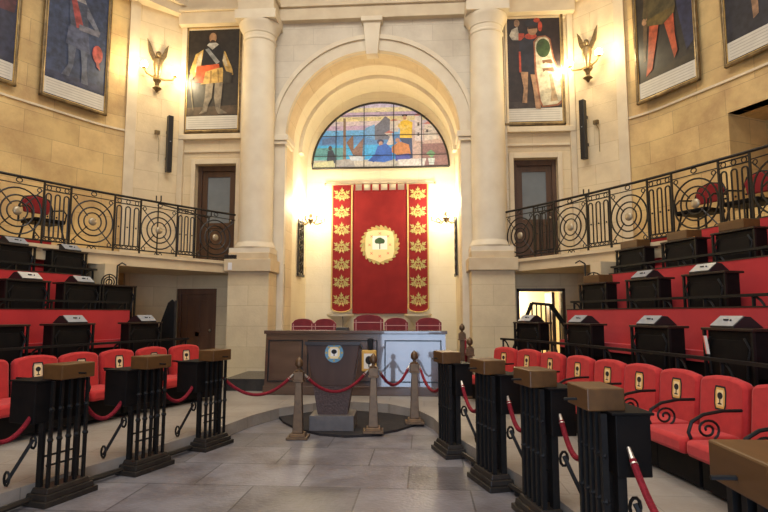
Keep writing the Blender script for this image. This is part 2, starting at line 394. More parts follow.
# diagonal corner pilasters
def wall_ribbon(mb, pts, z0, z1, th=.25, sg=1, u0=0):
    # a wall that follows pts, th thick on its outer side, face mapping by arc length
    u = u0; n = len(pts)
    for i in range(n-1):
        (x0, y0), (x1, y1) = pts[i], pts[i+1]; d = math.dist(pts[i], pts[i+1])
        nx, ny = -(y1-y0)/d*sg, (x1-x0)/d*sg
        if nx*x0 < 0: nx, ny = -nx, -ny
        vs = [(x0,y0,z0),(x1,y1,z0),(x1,y1,z1),(x0,y0,z1),(x0+nx*th,y0+ny*th,z0),(x1+nx*th,y1+ny*th,z0),(x1+nx*th,y1+ny*th,z1),(x0+nx*th,y0+ny*th,z1)]
        q = [(u,z0),(u+d,z0),(u+d,z1),(u,z1)]
        fs = [(0,1,2,3),(5,4,7,6),(3,2,6,7),(0,4,5,1)]; uvs = [q, q, [(u,0),(u+d,0),(u+d,th),(u,th)], [(u,0),(u,th),(u+d,th),(u+d,0)]]
        if i == 0: fs.append((0,3,7,4)); uvs.append([(0,z0),(0,z1),(th,z1),(th,z0)])
        if i == n-2: fs.append((1,5,6,2)); uvs.append([(0,z0),(th,z0),(th,z1),(0,z1)])
        mb.add(vs, fs, 0, uvs); u += d
    return mb
for nm, sg in (('left', -1), ('right', 1)):
    mb = MB(); wall_ribbon(mb, [(sg*4.36, 12.1), (sg*5.15, 11.34)], 0, 10.6); struct(mb, 'wall_corner_'+nm, M['pale'])
    if sg < 0:
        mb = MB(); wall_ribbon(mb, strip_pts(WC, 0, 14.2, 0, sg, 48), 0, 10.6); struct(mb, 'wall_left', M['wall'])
    else:
        mb = MB(); wall_ribbon(mb, strip_pts(WC, 0, 2.13, 0, sg, 10), 0, 10.6)
        wall_ribbon(mb, strip_pts(WC, 2.13, 3.7, 0, sg, 8), 0, 3.2, u0=2.13); wall_ribbon(mb, strip_pts(WC, 2.13, 3.7, 0, sg, 8), 4.87, 10.6, u0=2.13)
        wall_ribbon(mb, strip_pts(WC, 3.7, 14.2, 0, sg, 36), 0, 10.6, u0=3.7)
        # deep opening: jambs, soffit, sill and back
        wall_ribbon(mb, strip_pts(WC, 2.13, 3.7, .95, sg, 8), 3.2, 4.87, .1, u0=2.13)
        for s_ in (2.13, 3.7):
            a = WC.at(s_, 0)[:2]; b = WC.at(s_, 1.0)[:2]
            mb.add([(*a,3.2),(*b,3.2),(*b,4.87),(*a,4.87)], [(0,1,2,3)], 0, [[(0,3.2),(1,3.2),(1,4.87),(0,4.87)]])
        p0 = strip_pts(WC, 2.13, 3.7, 0, 1, 8); p1 = strip_pts(WC, 2.13, 3.7, 1.0, 1, 8)
        for zz in (3.2, 4.87):
            for i in range(8): mb.add([(*p0[i],zz),(*p0[i+1],zz),(*p1[i+1],zz),(*p1[i],zz)], [(0,1,2,3)], 0, [[(0,0),(.2,0),(.2,1),(0,1)]])
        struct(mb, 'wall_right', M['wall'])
    # string course, thin joint lines and cornice along the side wall
    mb = MB(); pts = strip_pts(WC, 0, 14, -.035, sg, 48)
    wall_ribbon(mb, pts, 5.40, 5.44, .04); struct(mb, 'trim_6' if sg < 0 else 'trim_7', M['trim'])
    mb = MB(); wall_ribbon(mb, [(sg*4.3, 11.95)]+strip_pts(WC, 0, 14, -.3, sg, 48), 8.35, 8.55, .32)
    wall_ribbon(mb, [(sg*4.25, 11.9)]+strip_pts(WC, 0, 14, -.4, sg, 48), 8.55, 8.75, .42); struct(mb, 'trim_8' if sg < 0 else 'trim_9', M['trim'])
    # pilaster strip between corner and side wall
    mb = MB(); wall_ribbon(mb, [(sg*5.07, 11.34), (sg*5.22, 11.2)], ZB, 8.35, .1); struct(mb, 'trim_10' if sg < 0 else 'trim_11', M['trim'])
    # balcony slab
    mb = MB(); p = strip_pts(BC, 0, 14.4, .0, 1, 40); q = strip_pts(WC, 0, 14, .02, 1, 40)
    poly = [(2.5, 12.1), (2.5, 11.75)]+p+list(reversed(q))+[(4.4, 12.1)]
    mb.prism([(sg*x, y) for x, y in poly], ZB-.24, ZB-.02); struct(mb, 'balcony_floor_'+nm, M['fascia'])
    mb = MB(); wall_ribbon(mb, strip_pts(BC, .05, 14.2, -.05, sg, 50), ZB-.06, ZB, .12); struct(mb, 'trim_12' if sg < 0 else 'trim_13', M['fascia'])
mb = MB(); mb.box(-7.6, -.7, -3.4, -3.2, 0, 10.6); mb.box(2.7, 7.6, -3.4, -3.2, 0, 10.6); mb.box(-.7, 2.7, -3.4, -3.2, 5.0, 10.6)
struct(mb, 'wall_back', M['pale'])
mb = MB(); mb.box(-.7, 2.7, -3.32, -3.3, .0, 5.0); wd = struct(mb, 'window_2', mat('entrance_glass', (.8,.88,1), .2, emis=(.7,.85,1), estr=.8))
mb = MB()
for x in (-.7, .96, 2.62): mb.box(x, x+.08, -3.3, -3.2, 0, 5.0)
for z in (0, 3.2, 4.92): mb.box(-.7, 2.7, -3.3, -3.22, z, z+.08)
mb.build('window_frame', M['door_wood'], wd, 0)

# column pedestals + columns
for sg, nm in ((-1, 'left'), (1, 'right')):
    mb = MB(); cx = sg*2.5
    mb.box(cx-.43, cx+.43, 11.32, 12.1, .15, 2.38); struct(mb, 'column_pedestal_'+nm, M['pale'])
    mb = MB(); mb.box(cx-.49, cx+.49, 11.22, 12.1, 2.38, 2.64); mb.box(cx-.43, cx+.43, 11.3, 12.05, 2.64, 2.78); struct(mb, 'column_pedestal_cap_'+nm, M['fascia'], bevel=.012)
for sg, nm in ((-1, 'left'), (1, 'right')):
    t = empty('stone_column', (sg*2.5, 11.74, 2.78), 0, 'tall round stone column %s the arch, beside the %s' % (('left of', 'portrait of a man in a yellow skirt') if sg < 0 else ('right of', 'portrait of a man with a shield')), 'column')
    mb = MB(); mb.box(-.43, .43, -.40, .36, 0, .1); mb.lathe([(.41,.1),(.43,.13),(.41,.19),(.39,.21),(.375,.25)], 32); mb.build('column_base', M['column'], t)
    mb = MB(); n = 12; mb.lathe([(.375, .25)]+[(.365-.02*(i/n)**1.8, .25+4.45*i/n) for i in range(n+1)], 36); mb.build('shaft', M['column'], t)
    mb = MB(); mb.lathe([(.345,4.7),(.365,4.72),(.365,4.75),(.35,4.77),(.35,4.86),(.37,4.88),(.37,4.91),(.44,5.04),(.46,5.08),(.46,5.12),(.42,5.13)], 36); mb.box(-.45, .45, -.42, .36, 5.13, 5.33)
    mb.build('capital', M['column'], t)

# doors
def panel_door(name, x0, x1, y, z0, z1, glass=True, m='door_wood'):
    w_ = x1-x0; t = empty(name, ((x0+x1)/2, y, z0)); tag(t, kind='structure'); h = z1-z0; a = w_/2
    mb = MB(); mb.box(-a, -a+.09, -.06, .1, 0, h); mb.box(a-.09, a, -.06, .1, 0, h); mb.box(-a+.09, a-.09, -.055, .1, h-.12, h); mb.build('door_frame', M[m], t, 0, .006)
    mb = MB(); b = a-.09
    mb.box(-b, -b+.12, 0, .05, 0, h-.12); mb.box(b-.12, b, 0, .05, 0, h-.12); mb.box(-b+.12, b-.12, .002, .05, h-.25, h-.12); mb.box(-b+.12, b-.12, .002, .05, 0, .2)
    if glass: mb.box(-b+.12, b-.12, 0, .05, .85, .97); mb.box(-b+.12, b-.12, .015, .04, .2, .85)
    else:
        mb.box(-.05, .05, 0, .05, .2, h-.25); mb.box(-b+.12, b-.12, .018, .045, .2, h-.25); mb.box(-b+.12, b-.12, 0, .05, h*.45, h*.45+.1)
    mb.build('door_leaf', M[m], t, 0, .004)
    if glass:
        mb = MB(); mb.box(-b+.12, b-.12, .02, .03, .97, h-.25); mb.build('glass_pane', M['glass_pane'], t, 0)
    mb = MB(); mb.ball((b-.06, -.03, 1.0), .03); mb.build('door_handle', M['brass'], t)
panel_door('door_1', -4.02, -3.08, 12.3, ZB, 4.88)
panel_door('door_2', 3.08, 4.02, 12.3, ZB, 4.88)
panel_door('door_3', -4.36, -3.46, 12.2, .15, 2.07, False, 'door_dark')
# bright side room seen through the right-hand doorway
mb = MB(); mb.box(2.3, 5.2, 15.4, 15.5, 0, 3); mb.box(2.3, 2.4, 12.7, 15.5, 0, 3); mb.box(5.1, 5.2, 12.7, 15.5, 0, 3); mb.box(2.3, 5.2, 12.7, 15.5, 2.9, 3); mb.box(2.3, 5.2, 12.7, 15.5, .05, .15)
struct(mb, 'wall_side_room', M['apse'])
mb = MB(); mb.box(3.08, 3.14, 12.12, 12.3, .15, 2.05); mb.box(4.04, 4.1, 12.12, 12.3, .15, 2.05); mb.box(3.08, 4.1, 12.12, 12.3, 1.99, 2.05)
d4 = struct(mb, 'door_4', M['door_wood'])
mb = MB(); mb.box(3.86, 3.92, 12.3, 13.0, .15, 1.98); mb.build('door_leaf', M['door_dark'], d4, 0)
t = empty('added_room_lamp', (3.35, 15.3, 1.45), 0, 'added lamp that brightens the room beyond the lower right doorway', 'lamp')  # added lamp, stands in for the bright window of the side room
mb = MB(); mb.lathe([(.1,0),(.12,.02),(.03,.06),(.02,.25)], 12); mb.build('lamp_base', M['gilt'], t)
mb = MB(); mb.ball((0,0,.42), .2, 14); mb.build('lamp_globe', M['bulb'], t)
point('lamp_light', (0, -.5, .45), 55, (1,.9,.7), .1, t)
mb = MB(); mb.box(2.6, 3.1, 15.32, 15.38, .9, 1.9); tag(mb.build('gilt_mirror', M['gilt']), 'gold-framed panel hanging in the room beyond the right doorway', 'mirror')

# tiers : dark stepped platforms behind the front row, mirrored on the two sides
OFF = [0, .10, .80, 1.5]; FL = [.15, .70, 1.25, 1.80]
START = {1: {2: .25, 3: 1.3, 4: 1.3}, -1: {2: .55, 3: 1.45, 4: 1.5}}
def tier_off(sg): return .2 if sg < 0 else 0
for sg, nm in ((-1, 'left'), (1, 'right')):
    for k in (2, 3, 4):
        mb = MB(); s0 = START[sg][k]; o0 = OFF[k-1]+tier_off(sg)
        a = strip_pts(R1, s0, 12.4, o0, sg, 50)
        b = strip_pts(R1, s0, 12.4, o0+(.7 if k < 4 else .64), sg, 50)
        mb.prism(a+list(reversed(b)), .15, FL[k-1])
        struct(mb, 'tier_floor_%s_%s' % (nm, {2:'lower', 3:'middle', 4:'upper'}[k]), M['base'])
    # pale stone end wall that closes the tiers below the balcony
    mb = MB(); a = R1.at(START[sg][4]-.05, OFF[3]+tier_off(sg)-.02, sg)[:2]; b = R1.at(START[sg][4]-.05, OFF[3]+tier_off(sg)+.75, sg)[:2]
    d = (R1.at(START[sg][4]-.25, OFF[3]+tier_off(sg), sg)[0]-a[0], R1.at(START[sg][4]-.25, OFF[3]+tier_off(sg), sg)[1]-a[1])
    mb.prism([a, b, (b[0]+d[0], b[1]+d[1]), (a[0]+d[0], a[1]+d[1])], .15, 2.36); struct(mb, 'wall_tier_end_'+nm, M['fascia'])

# ================================================================ THINGS
def place(o, c, s, off, sg, z, dr=0):
    x, y, nx, ny = c.at(s, off, sg); o.location = (x, y, z); o.rotation_euler = (0, 0, math.atan2(-nx, ny)+dr); return o
ORD = ['first', 'second', 'third', 'fourth', 'fifth', 'sixth', 'seventh', 'eighth', 'ninth', 'tenth']

# ---- wrought-iron balustrades
def arc(cx, cz, r, a0, a1, n=8, y=0): return [(cx+r*math.cos(R(a0+(a1-a0)*i/n)), y, cz+r*math.sin(R(a0+(a1-a0)*i/n))) for i in range(n+1)]
def frame2(a, b):
    # local frame of a panel spanning a -> b : returns matrix (x along, z up) and width
    d = Vector((b[0]-a[0], b[1]-a[1], 0)); L = d.length; d.normalize(); m = Matrix(((d.x, -d.y, 0, a[0]), (d.y, d.x, 0, a[1]), (0, 0, 1, ZB), (0, 0, 0, 1)))
    return m, L
def circle_panel(root, a, b):
    T, W = frame2(a, b); mb = MB(); mb.T = T; c = W/2; zc = .47; r = min(W/2-.015, .355)
    for rr, t in ((r, .0135), (r*.68, .0135), (r*.42, .012)): mb.ring((c, 0, zc), rr, t, n=28)
    for sx in (-1, 1):
        for sz in (-1, 1):
            mb.tube([(c+sx*.09, 0, zc+sz*.09), (c+sx*(W/2-.03), 0, zc+sz*.375)], .010, 5)
            mb.ring((c+sx*(W/2-.075), 0, zc+sz*.37), .032, .008, n=10)
    mb.ring((c, 0, .945), .045, .009, n=14, rz=.035)
    mb.tube([(.0,0,.89),(W,0,.89)], .009, 5); mb.tube([(0,0,.06),(W,0,.06)], .013, 5)
    for sx in (-1, 1): mb.ring((c+sx*.04, 0, .0), .034, .008, n=12, rz=.045)
    o = mb.build('circle_panel', M['iron'], root)
    mb = MB(); mb.T = T @ Matrix.Translation((c, 0, zc)) @ Matrix.Rotation(R(90), 4, 'X')
    mb.lathe([(.02,-.03),(.05,-.025),(.066,-.012),(.07,0),(.066,.012),(.05,.025),(.02,.03)], 18); mb.build('boss', M['brass'], o)
def bar_panel(root, a, b):
    T, W = frame2(a, b); mb = MB(); mb.T = T
    for x in (0, W): mb.box(x-.013, x+.013, -.013, .013, 0, 1.0)
    for z in (.12, .06, .87, .95): mb.tube([(0,0,z),(W,0,z)], .012, 5)
    n = 3; w_ = W/n
    for i in range(n):
        x = (i+.5)*w_; q = w_*.27
        mb.tube([(x-q,0,.13)]+arc(x, .78, q, 180, 0, 6)+[(x+q,0,.13)], .0125, 5)
        mb.ball((x, 0, .45), .016, 6)
    k = 5; s = W/k
    for i in range(k):
        mb.bar((i*s,0,.06), ((i+1)*s,0,.12), .007, 4); mb.bar((i*s,0,.12), ((i+1)*s,0,.06), .007, 4)
    for i in range(3): mb.ring(((i+.5)*W/3, 0, .91), .035, .008, n=12)
    mb.build('bar_panel', M['iron'], root)
def balustrade(sg, marks, lab):
    root = empty('balcony_balustrade', (0, 0, 0), 0, lab, 'railing')
    p = [BC.at(s, 0, sg)[:2] for s, _ in marks]
    for i in range(len(marks)-1):
        (circle_panel if marks[i][1] == 'c' else bar_panel)(root, p[i], p[i+1])
    mb = MB(); pts = [(*BC.at(marks[0][0]+(marks[-1][0]-marks[0][0])*i/60, 0, sg)[:2], ZB+1.0) for i in range(61)]
    mb.tube(pts, .022, 6); mb.build('handrail', M['iron'], root)
    # little forked bracket lamps fixed to the handrail near the door
    mb = MB()
    a = BC.at(.35, .75, sg); b = BC.at(1.5, .75, sg)
    mb.tube([(a[0],a[1],ZB+1.0),(b[0],b[1],ZB+1.14)], .016, 5)
    for q in (a, b):
        z = ZB+(1.0 if q is a else 1.14)
        mb.bar((q[0],q[1],ZB), (q[0],q[1],z), .014, 5)
        mb.tube([(q[0]-.05,q[1],z+.16),(q[0]-.05,q[1],z+.05),(q[0],q[1],z),(q[0]+.05,q[1],z+.05),(q[0]+.05,q[1],z+.16)], .014, 5)
    o = mb.build('hand_rail_stand', M['iron'], None); tag(o, 'low black iron rail with forked ends in front of the %s balcony door' % ('left' if sg < 0 else 'right'), 'rail')
MR = [(.12,'c'),(.87,'b'),(1.38,'c'),(2.14,'b'),(2.63,'c'),(3.36,'b'),(3.80,'c'),(4.56,'b'),(5.00,'c'),(5.76,'b'),(6.2,'c'),(6.95,'b'),(7.4,'c')]
ML = [(.20,'c'),(1.14,'b'),(1.53,'c'),(2.28,'b'),(2.77,'c'),(3.53,'b'),(3.96,'c'),(4.72,'b'),(5.2,'c'),(5.95,'b'),(6.4,'c'),(7.15,'b'),(7.6,'c')]
balustrade(1, MR, 'black wrought-iron balcony railing with ringed discs, curving along the right balcony')
balustrade(-1, ML, 'black wrought-iron balcony railing with ringed discs, curving along the left balcony')

# ---- flat art helper (pictures, glass, embroidery): polygons in drawing units, layered a hair apart
def ell(cx, cy, rx, ry, n=18, a=0): return [(cx+rx*math.cos(2*math.pi*i/n)*math.cos(a)-ry*math.sin(2*math.pi*i/n)*math.sin(a), cy+rx*math.cos(2*math.pi*i/n)*math.sin(a)+ry*math.sin(2*math.pi*i/n)*math.cos(a)) for i in range(n)]
def art(name, polys, fx, parent, y0=0, step=.0006, em=0, rough=.45):
    mb = MB(); mats = []; y = y0
    for pts, c in polys:
        m = c if not isinstance(c, tuple) else flat(c, rough, em)
        if m not in mats: mats.append(m)
        q = [fx(*p) for p in pts]
        mb.add([(a, y, b) for a, b in q], [tuple(range(len(q)))], mats.index(m)); y -= step
    return mb.build(name, mats, parent, 0)
SK = (.50,.28,.15); WS = (.62,.58,.50)
def strip_lines(u0, u1, v0, v1, n=5):
    L = [([(u0,v0),(u1,v0),(u1,v1),(u0,v1)], M['inscription'])]
    for i in range(n):
        v = v0+(v1-v0)*(i+1)/(n+1); L.append(([(u0+.04*(u1-u0),v-.002),(u1-.04*(u1-u0),v-.002),(u1-.04*(u1-u0),v+.003),(u0+.04*(u1-u0),v+.003)], M['script']))
    return L
def painting(loc, rz, W, H, bg, polys, lab, strip=True, tilt=0):
    t = empty('portrait_painting', loc, rz, lab, 'painting', None)
    t.rotation_euler = (tilt, 0, rz)
    a = W/2; f = .055
    mb = MB(); mb.box(-a+f*.8, a-f*.8, -.035, 0, f*.8, H-f*.8); mb.build('canvas', flat(bg), t, 0)
    mb = MB()
    for x0, x1, z0, z1 in ((-a, -a+f, 0, H), (a-f, a, 0, H), (-a, a, 0, f), (-a, a, H-f, H)): mb.box(x0, x1, -.07, 0, z0, z1)
    mb.build('frame', M['frame'], t, 0, .012)
    mb = MB()
    for x0, x1, z0, z1 in ((-a+f, -a+f+.015, f, H-f), (a-f-.015, a-f, f, H-f), (-a+f, a-f, f, f+.015), (-a+f, a-f, H-f-.015, H-f)): mb.box(x0, x1, -.05, -.02, z0, z1)
    mb.build('inner_gilt_fillet', M['gilt'], t, 0)
    fx = lambda u, v: (-a+f+u*(W-2*f), f+v*(H-2*f))
    P = (strip_lines(.01, .99, .015, .14) if strip else [])
    art('inscription_strip', P, fx, t, -.037)
    art('painted_figure', polys, fx, t, -.040)
    return t
def px(b, P):  # drawing pixels (zoomed crop) -> 0..1
    x0, y0, x1, y1 = b
    return [([((x-x0)/(x1-x0), 1-(y-y0)/(y1-y0)) for x, y in pts], c) for pts, c in P]
YL = (.60,.38,.11); DK = (.018,.016,.02)
P1 = px((50,45,275,485), [
 ([(50,425),(275,420),(275,380),(50,388)], (.13,.08,.045)), (ell(157,84,24,28), (.04,.02,.012)), (ell(157,90,16,22), SK), (ell(157,108,10,9), (.06,.03,.015)),
 ([(118,140),(85,160),(62,232),(72,262),(98,245),(112,205)], YL), ([(110,150),(95,172),(82,235),(95,240),(112,190)], (.62,.52,.34)),
 ([(190,138),(212,152),(243,222),(250,252),(228,258),(205,205)], YL), ([(195,150),(210,165),(225,215),(215,215),(198,185)], (.62,.52,.34)),
 ([(118,142),(150,124),(185,124),(207,150),(198,212),(110,210)], DK), ([(125,140),(140,135),(190,195),(175,205)], (.30,.30,.30)),
 ([(133,122),(157,142),(184,120),(172,112),(142,112)], (.66,.62,.55)), ([(122,228),(202,220),(216,282),(110,290)], YL), ([(150,232),(158,232),(156,285),(148,286)], (.35,.2,.06)),([(180,228),(186,228),(190,283),(184,284)], (.35,.2,.06)),
 ([(92,212),(186,204),(190,220),(130,236),(120,285),(82,278)], (.60,.10,.03)), ([(205,232),(245,245),(240,285),(205,290)], (.05,.04,.03)),
 ([(133,288),(166,286),(160,350),(148,375),(140,408),(108,416),(122,398),(130,350)], (.30,.24,.17)), ([(172,286),(206,284),(202,345),(198,395),(230,415),(190,418),(178,395),(170,345)], (.30,.24,.17)),
 (ell(70,255,9,12), SK), ([(60,262),(66,262),(85,400),(80,400)], (.25,.2,.12))])
RD = (.62,.08,.035)
P2 = px((38,35,282,490), [
 ([(40,430),(282,428),(282,398),(40,402)], (.06,.04,.035)), ([(75,95),(100,84),(106,122),(122,118),(124,142),(76,140),(64,120)], (.66,.60,.50)), (ell(97,68,12,16), SK),
 ([(103,112),(128,112),(128,142),(103,142)], RD), ([(128,128),(170,135),(178,290),(104,282),(106,150)], (.022,.022,.035)), ([(103,190),(111,190),(112,282),(103,278)], RD),
 (ell(155,126,26,13), RD), (ell(163,98,21,24), SK), (ell(160,70,28,18), (.03,.03,.04)), (ell(182,58,13,10), RD), (ell(196,85,9,22), RD), ([(145,84),(180,80),(184,92),(145,96)], (.05,.025,.015)),
 ([(108,276),(140,278),(137,340),(132,408),(112,406),(120,345)], SK), ([(150,288),(180,290),(184,350),(190,434),(168,432),(160,350)], SK),
 ([(166,150),(184,128),(216,124),(238,140),(252,225),(282,300),(284,402),(262,422),(196,428),(184,400),(168,280)], (.38,.13,.06)),
 ([(172,154),(188,134),(216,130),(232,142),(246,226),(275,302),(277,398),(258,414),(200,420),(190,396),(176,280)], (.70,.62,.44)),
 (ell(206,178,30,40), (.05,.09,.03)), ([(200,230),(240,226),(246,242),(238,246),(214,240),(204,246)], (.16,.08,.04)), ([(200,264),(246,260),(254,276),(246,280),(214,274),(204,280)], (.16,.08,.04)), ([(228,290),(240,290),(262,400),(230,404),(236,360)], (.45,.30,.16))])
BL = (.06,.085,.17)
P3 = [([(.0,.15),(1,.15),(1,.22),(0,.2)], (.06,.07,.14)), (ell(.47,.92,.085,.055), (.34,.17,.14)), (ell(.47,.97,.10,.035), (.04,.03,.04)), ([(.36,.88),(.58,.88),(.62,.83),(.33,.83)], (.42,.40,.42)),
 ([(.32,.84),(.62,.85),(.66,.62),(.36,.60)], (.10,.12,.19)), ([(.34,.86),(.42,.88),(.58,.64),(.46,.62)], (.50,.10,.10)), ([(.62,.84),(.86,.66),(.84,.63),(.62,.74)], (.22,.24,.32)), ([(.5,.66),(.86,.67),(.84,.62),(.5,.61)], (.22,.22,.28)),
 ([(.33,.61),(.66,.61),(.70,.44),(.30,.46)], (.12,.14,.23)), ([(.34,.46),(.47,.46),(.44,.3),(.38,.2),(.26,.2),(.36,.3)], (.15,.17,.24)), ([(.54,.46),(.66,.45),(.66,.3),(.70,.18),(.58,.18),(.58,.3)], (.15,.17,.24)), (ell(.83,.47,.09,.075), (.60,.12,.10)), ([(.80,.41),(.86,.41),(.89,.34),(.83,.36)], (.50,.12,.10))]
P4 = [([(.55,.5),(.95,.52),(1,.75),(.6,.8)], (.16,.05,.06)), (ell(.5,.93,.1,.05), (.34,.17,.14)), ([(.35,.85),(.65,.85),(.7,.5),(.3,.5)], (.05,.05,.1)), ([(.4,.5),(.5,.5),(.46,.2),(.38,.2)], (.1,.1,.16)), ([(.55,.5),(.65,.5),(.64,.2),(.56,.2)], (.1,.1,.16))]
P5 = [([(0,.14),(1,.14),(1,.2),(0,.2)], (.05,.035,.022)), ([(.72,.95),(1,.95),(1,.3),(.86,.24),(.74,.6)], (.035,.04,.10)), ([(.18,.92),(.30,.92),(.16,.3),(.11,.3)], (.14,.08,.04)), (ell(.45,.95,.07,.035), SK),
 ([(.26,.9),(.68,.9),(.72,.6),(.22,.58)], (.11,.085,.035)), ([(.3,.88),(.55,.88),(.5,.8),(.33,.78)], (.45,.38,.28)), (ell(.80,.72,.05,.03), SK), ([(.68,.88),(.76,.86),(.84,.74),(.76,.72)], (.12,.09,.04)), (ell(.17,.62,.05,.03), SK), ([(.30,.88),(.22,.86),(.13,.66),(.2,.63)], (.12,.09,.04)),
 ([(.26,.60),(.45,.60),(.36,.40),(.27,.21),(.15,.17),(.20,.3)], (.62,.11,.04)), ([(.48,.60),(.68,.60),(.69,.40),(.72,.27),(.66,.22),(.58,.40)], (.62,.11,.04)), ([(.2,.62),(.72,.62),(.70,.57),(.5,.52),(.22,.57)], (.16,.11,.03))]
P6 = [(ell(.55,.93,.08,.045), SK), ([(.38,.86),(.72,.86),(.75,.55),(.35,.55)], (.10,.04,.03)), ([(.42,.55),(.55,.55),(.5,.35),(.50,.24),(.42,.22),(.40,.4)], SK), ([(.60,.55),(.72,.55),(.72,.35),(.76,.2),(.66,.18),(.62,.4)], SK)]
painting((-3.67, 12.08, 5.60), 0, 1.34, 2.56, (.035,.026,.02), P1, 'portrait of a standing man in yellow sleeves and red sash, left of the arch')
painting((3.54, 12.08, 5.60), 0, 1.36, 2.58, (.032,.018,.018), P2, 'portrait of a man with raised fist and tall cream shield, right of arch')
def wpaint(s0, s1, sg, bg, P, lab):
    a = WC.at(s0, -.06, sg); b = WC.at(s1, -.06, sg); c = ((a[0]+b[0])/2, (a[1]+b[1])/2)
    nx, ny = -(b[1]-a[1])*sg, (b[0]-a[0])*sg
    if nx*sg < 0: nx, ny = -nx, -ny
    t = painting((c[0], c[1], 5.6), math.atan2(-nx, ny), math.dist(a[:2], b[:2]), 2.6, bg, P, lab); return t
wpaint(.56, 1.92, -1, BL, P3, 'blue-toned portrait of an armoured man with a pink sash, second from the left edge')
wpaint(2.33, 3.66, -1, (.045,.05,.10), P4, 'dark blue portrait cut off by the left edge of the view')
wpaint(.37, 1.74, 1, (.035,.028,.025), P5, 'portrait of a man in orange-red hose holding a staff, on the right wall')
wpaint(2.2, 3.5, 1, (.03,.03,.045), P6, 'dark portrait with bare legs cut off by the top right corner of the view')

# ---- lunette stained-glass window
LU = empty('window_3', (0, 14.27, 5.31)); tag(LU, kind='structure')
def g(x, y): return ((x-378)*.00497, (390-y)*.00497)
RX = 1.78
def lunclip(y): return None
sky = [(.62,.50,.62),(.72,.62,.40),(.60,.45,.55),(.70,.60,.66)]
lun = [(1.78*math.cos(math.pi*i/40), 1.74*math.sin(math.pi*i/40)) for i in range(41)]
def band(z0, z1, x0=-2, x1=2):
    # slice of the half-ellipse between two heights and two sides
    P = []
    n = 12
    def hw(z): return 1.77*math.sqrt(max(0, 1-(min(z, 1.73)/1.74)**2))
    for i in range(n+1):
        z = z0+(z1-z0)*i/n; P.append((min(x1, hw(z)), z))
    for i in range(n, -1, -1):
        z = z0+(z1-z0)*i/n; P.append((max(x0, -hw(z)), z))
    return P
Z = []
for i, (z0, z1, c) in enumerate([(0,.22,(.50,.45,.36)),(.22,.62,(.07,.38,.66)),(.62,.86,(.10,.24,.46)),(.86,1.02,(.16,.42,.68)),(1.02,1.14,(.50,.36,.48)),(1.14,1.26,(.62,.52,.52)),(1.26,1.38,(.66,.56,.30)),(1.38,1.5,(.52,.40,.52)),(1.5,1.62,(.70,.62,.38)),(1.62,1.73,(.55,.48,.62))]):
    Z.append((band(z0, z1), c))
Z.append((band(.22, 1.0, .55, 2), (.50,.36,.30))); Z.append((band(1.0, 1.25, .85, 2), (.56,.46,.50)))
Z.append((band(.0, .62, 1.1, 2), (.26,.15,.14)));Z.append((band(.22, .55, -2, -.95), (.12,.30,.30)))
def G(P): return [g(*p) for p in P]
Z += [(G([(345,240),(350,165),(380,140),(405,112),(430,130),(440,165),(440,240)]), (.16,.16,.19)), (G([(300,175),(350,155),(350,240),(300,225)]), (.16,.34,.55)),
 (G([(70,235),(140,215),(145,255),(70,262)]), (.10,.16,.30)), (G([(182,120),(195,120),(198,350),(182,350)]), (.22,.15,.10)), (G([(150,345),(238,340),(245,385),(150,388)]), (.32,.30,.28)),
 (G([(200,252),(235,210),(240,330)]), (.20,.11,.07)), (G([(228,300),(290,228),(285,330),(250,330)]), (.24,.14,.10)), (G([(210,320),(300,330),(290,352),(225,350)]), (.48,.50,.52)),
 (G([(95,358),(100,295),(125,290),(140,320),(140,362)]), (.05,.06,.08)), (ell(*g(113,280), .05, .06), (.10,.07,.06)),
 (G([(430,225),(400,205),(440,195),(450,270),(410,270)]), (.60,.50,.42)), (G([(402,205),(430,188),(455,205)]), (.50,.14,.10)), (G([(430,140),(475,135),(475,200),(430,195)]), (.62,.54,.46)), (G([(430,140),(450,128),(475,138)]), (.52,.16,.11)),
 (G([(562,115),(600,112),(605,250),(562,250)]), (.62,.54,.50)), (G([(555,115),(580,98),(612,114)]), (.55,.2,.18)), (G([(610,165),(655,160),(690,240),(610,250)]), (.60,.52,.44)), (G([(605,160),(632,145),(660,162)]), (.55,.22,.18)), (G([(620,190),(632,190),(632,205),(620,205)]), (.16,.13,.12)), (G([(575,150),(585,150),(585,170),(575,170)]), (.16,.13,.12)), (G([(575,205),(585,205),(585,225),(575,225)]), (.16,.13,.12)),
 (ell(*g(508,112), .07, .035), (.04,.03,.03)), (ell(*g(508,124), .05, .06), (.50,.28,.18)), (G([(485,145),(500,138),(525,138),(550,150),(545,235),(482,235)]), (.72,.46,.05)), (G([(478,150),(500,180),(530,160),(535,172),(500,195),(470,170)]), (.72,.50,.12)), (G([(480,232),(546,235),(550,345),(515,340),(505,280)]), (.05,.07,.14)),
 (ell(*g(380,252), .09, .07), (.05,.05,.10)), (ell(*g(382,262), .055, .065), (.42,.24,.17)), (G([(365,275),(410,262),(440,290),(445,350),(400,362),(312,355),(350,318)]), (.04,.12,.42)), (G([(318,350),(360,315),(385,330),(345,362)]), (.03,.08,.30)),
 (ell(*g(470,245), .06, .06), (.42,.22,.15)), (G([(440,280),(480,252),(530,270),(540,320),(470,325),(440,310)]), (.50,.20,.07)), (G([(458,325),(530,318),(540,350),(460,356)]), (.07,.08,.30)),
 (G([(470,350),(620,345),(610,385),(480,385)]), (.58,.54,.50)), (G([(630,345),(665,345),(660,380),(636,380)]), (.50,.56,.52)), (G([(620,320),(645,300),(668,320),(650,345)]), (.16,.30,.16)), (G([(25,360),(130,348),(140,388),(25,388)]), (.42,.42,.26))]
art('stained_glass', [(lun, (.45,.45,.5))]+Z, lambda a, b: (a, b), LU, -.01, .0005, em=.42, rough=.3)
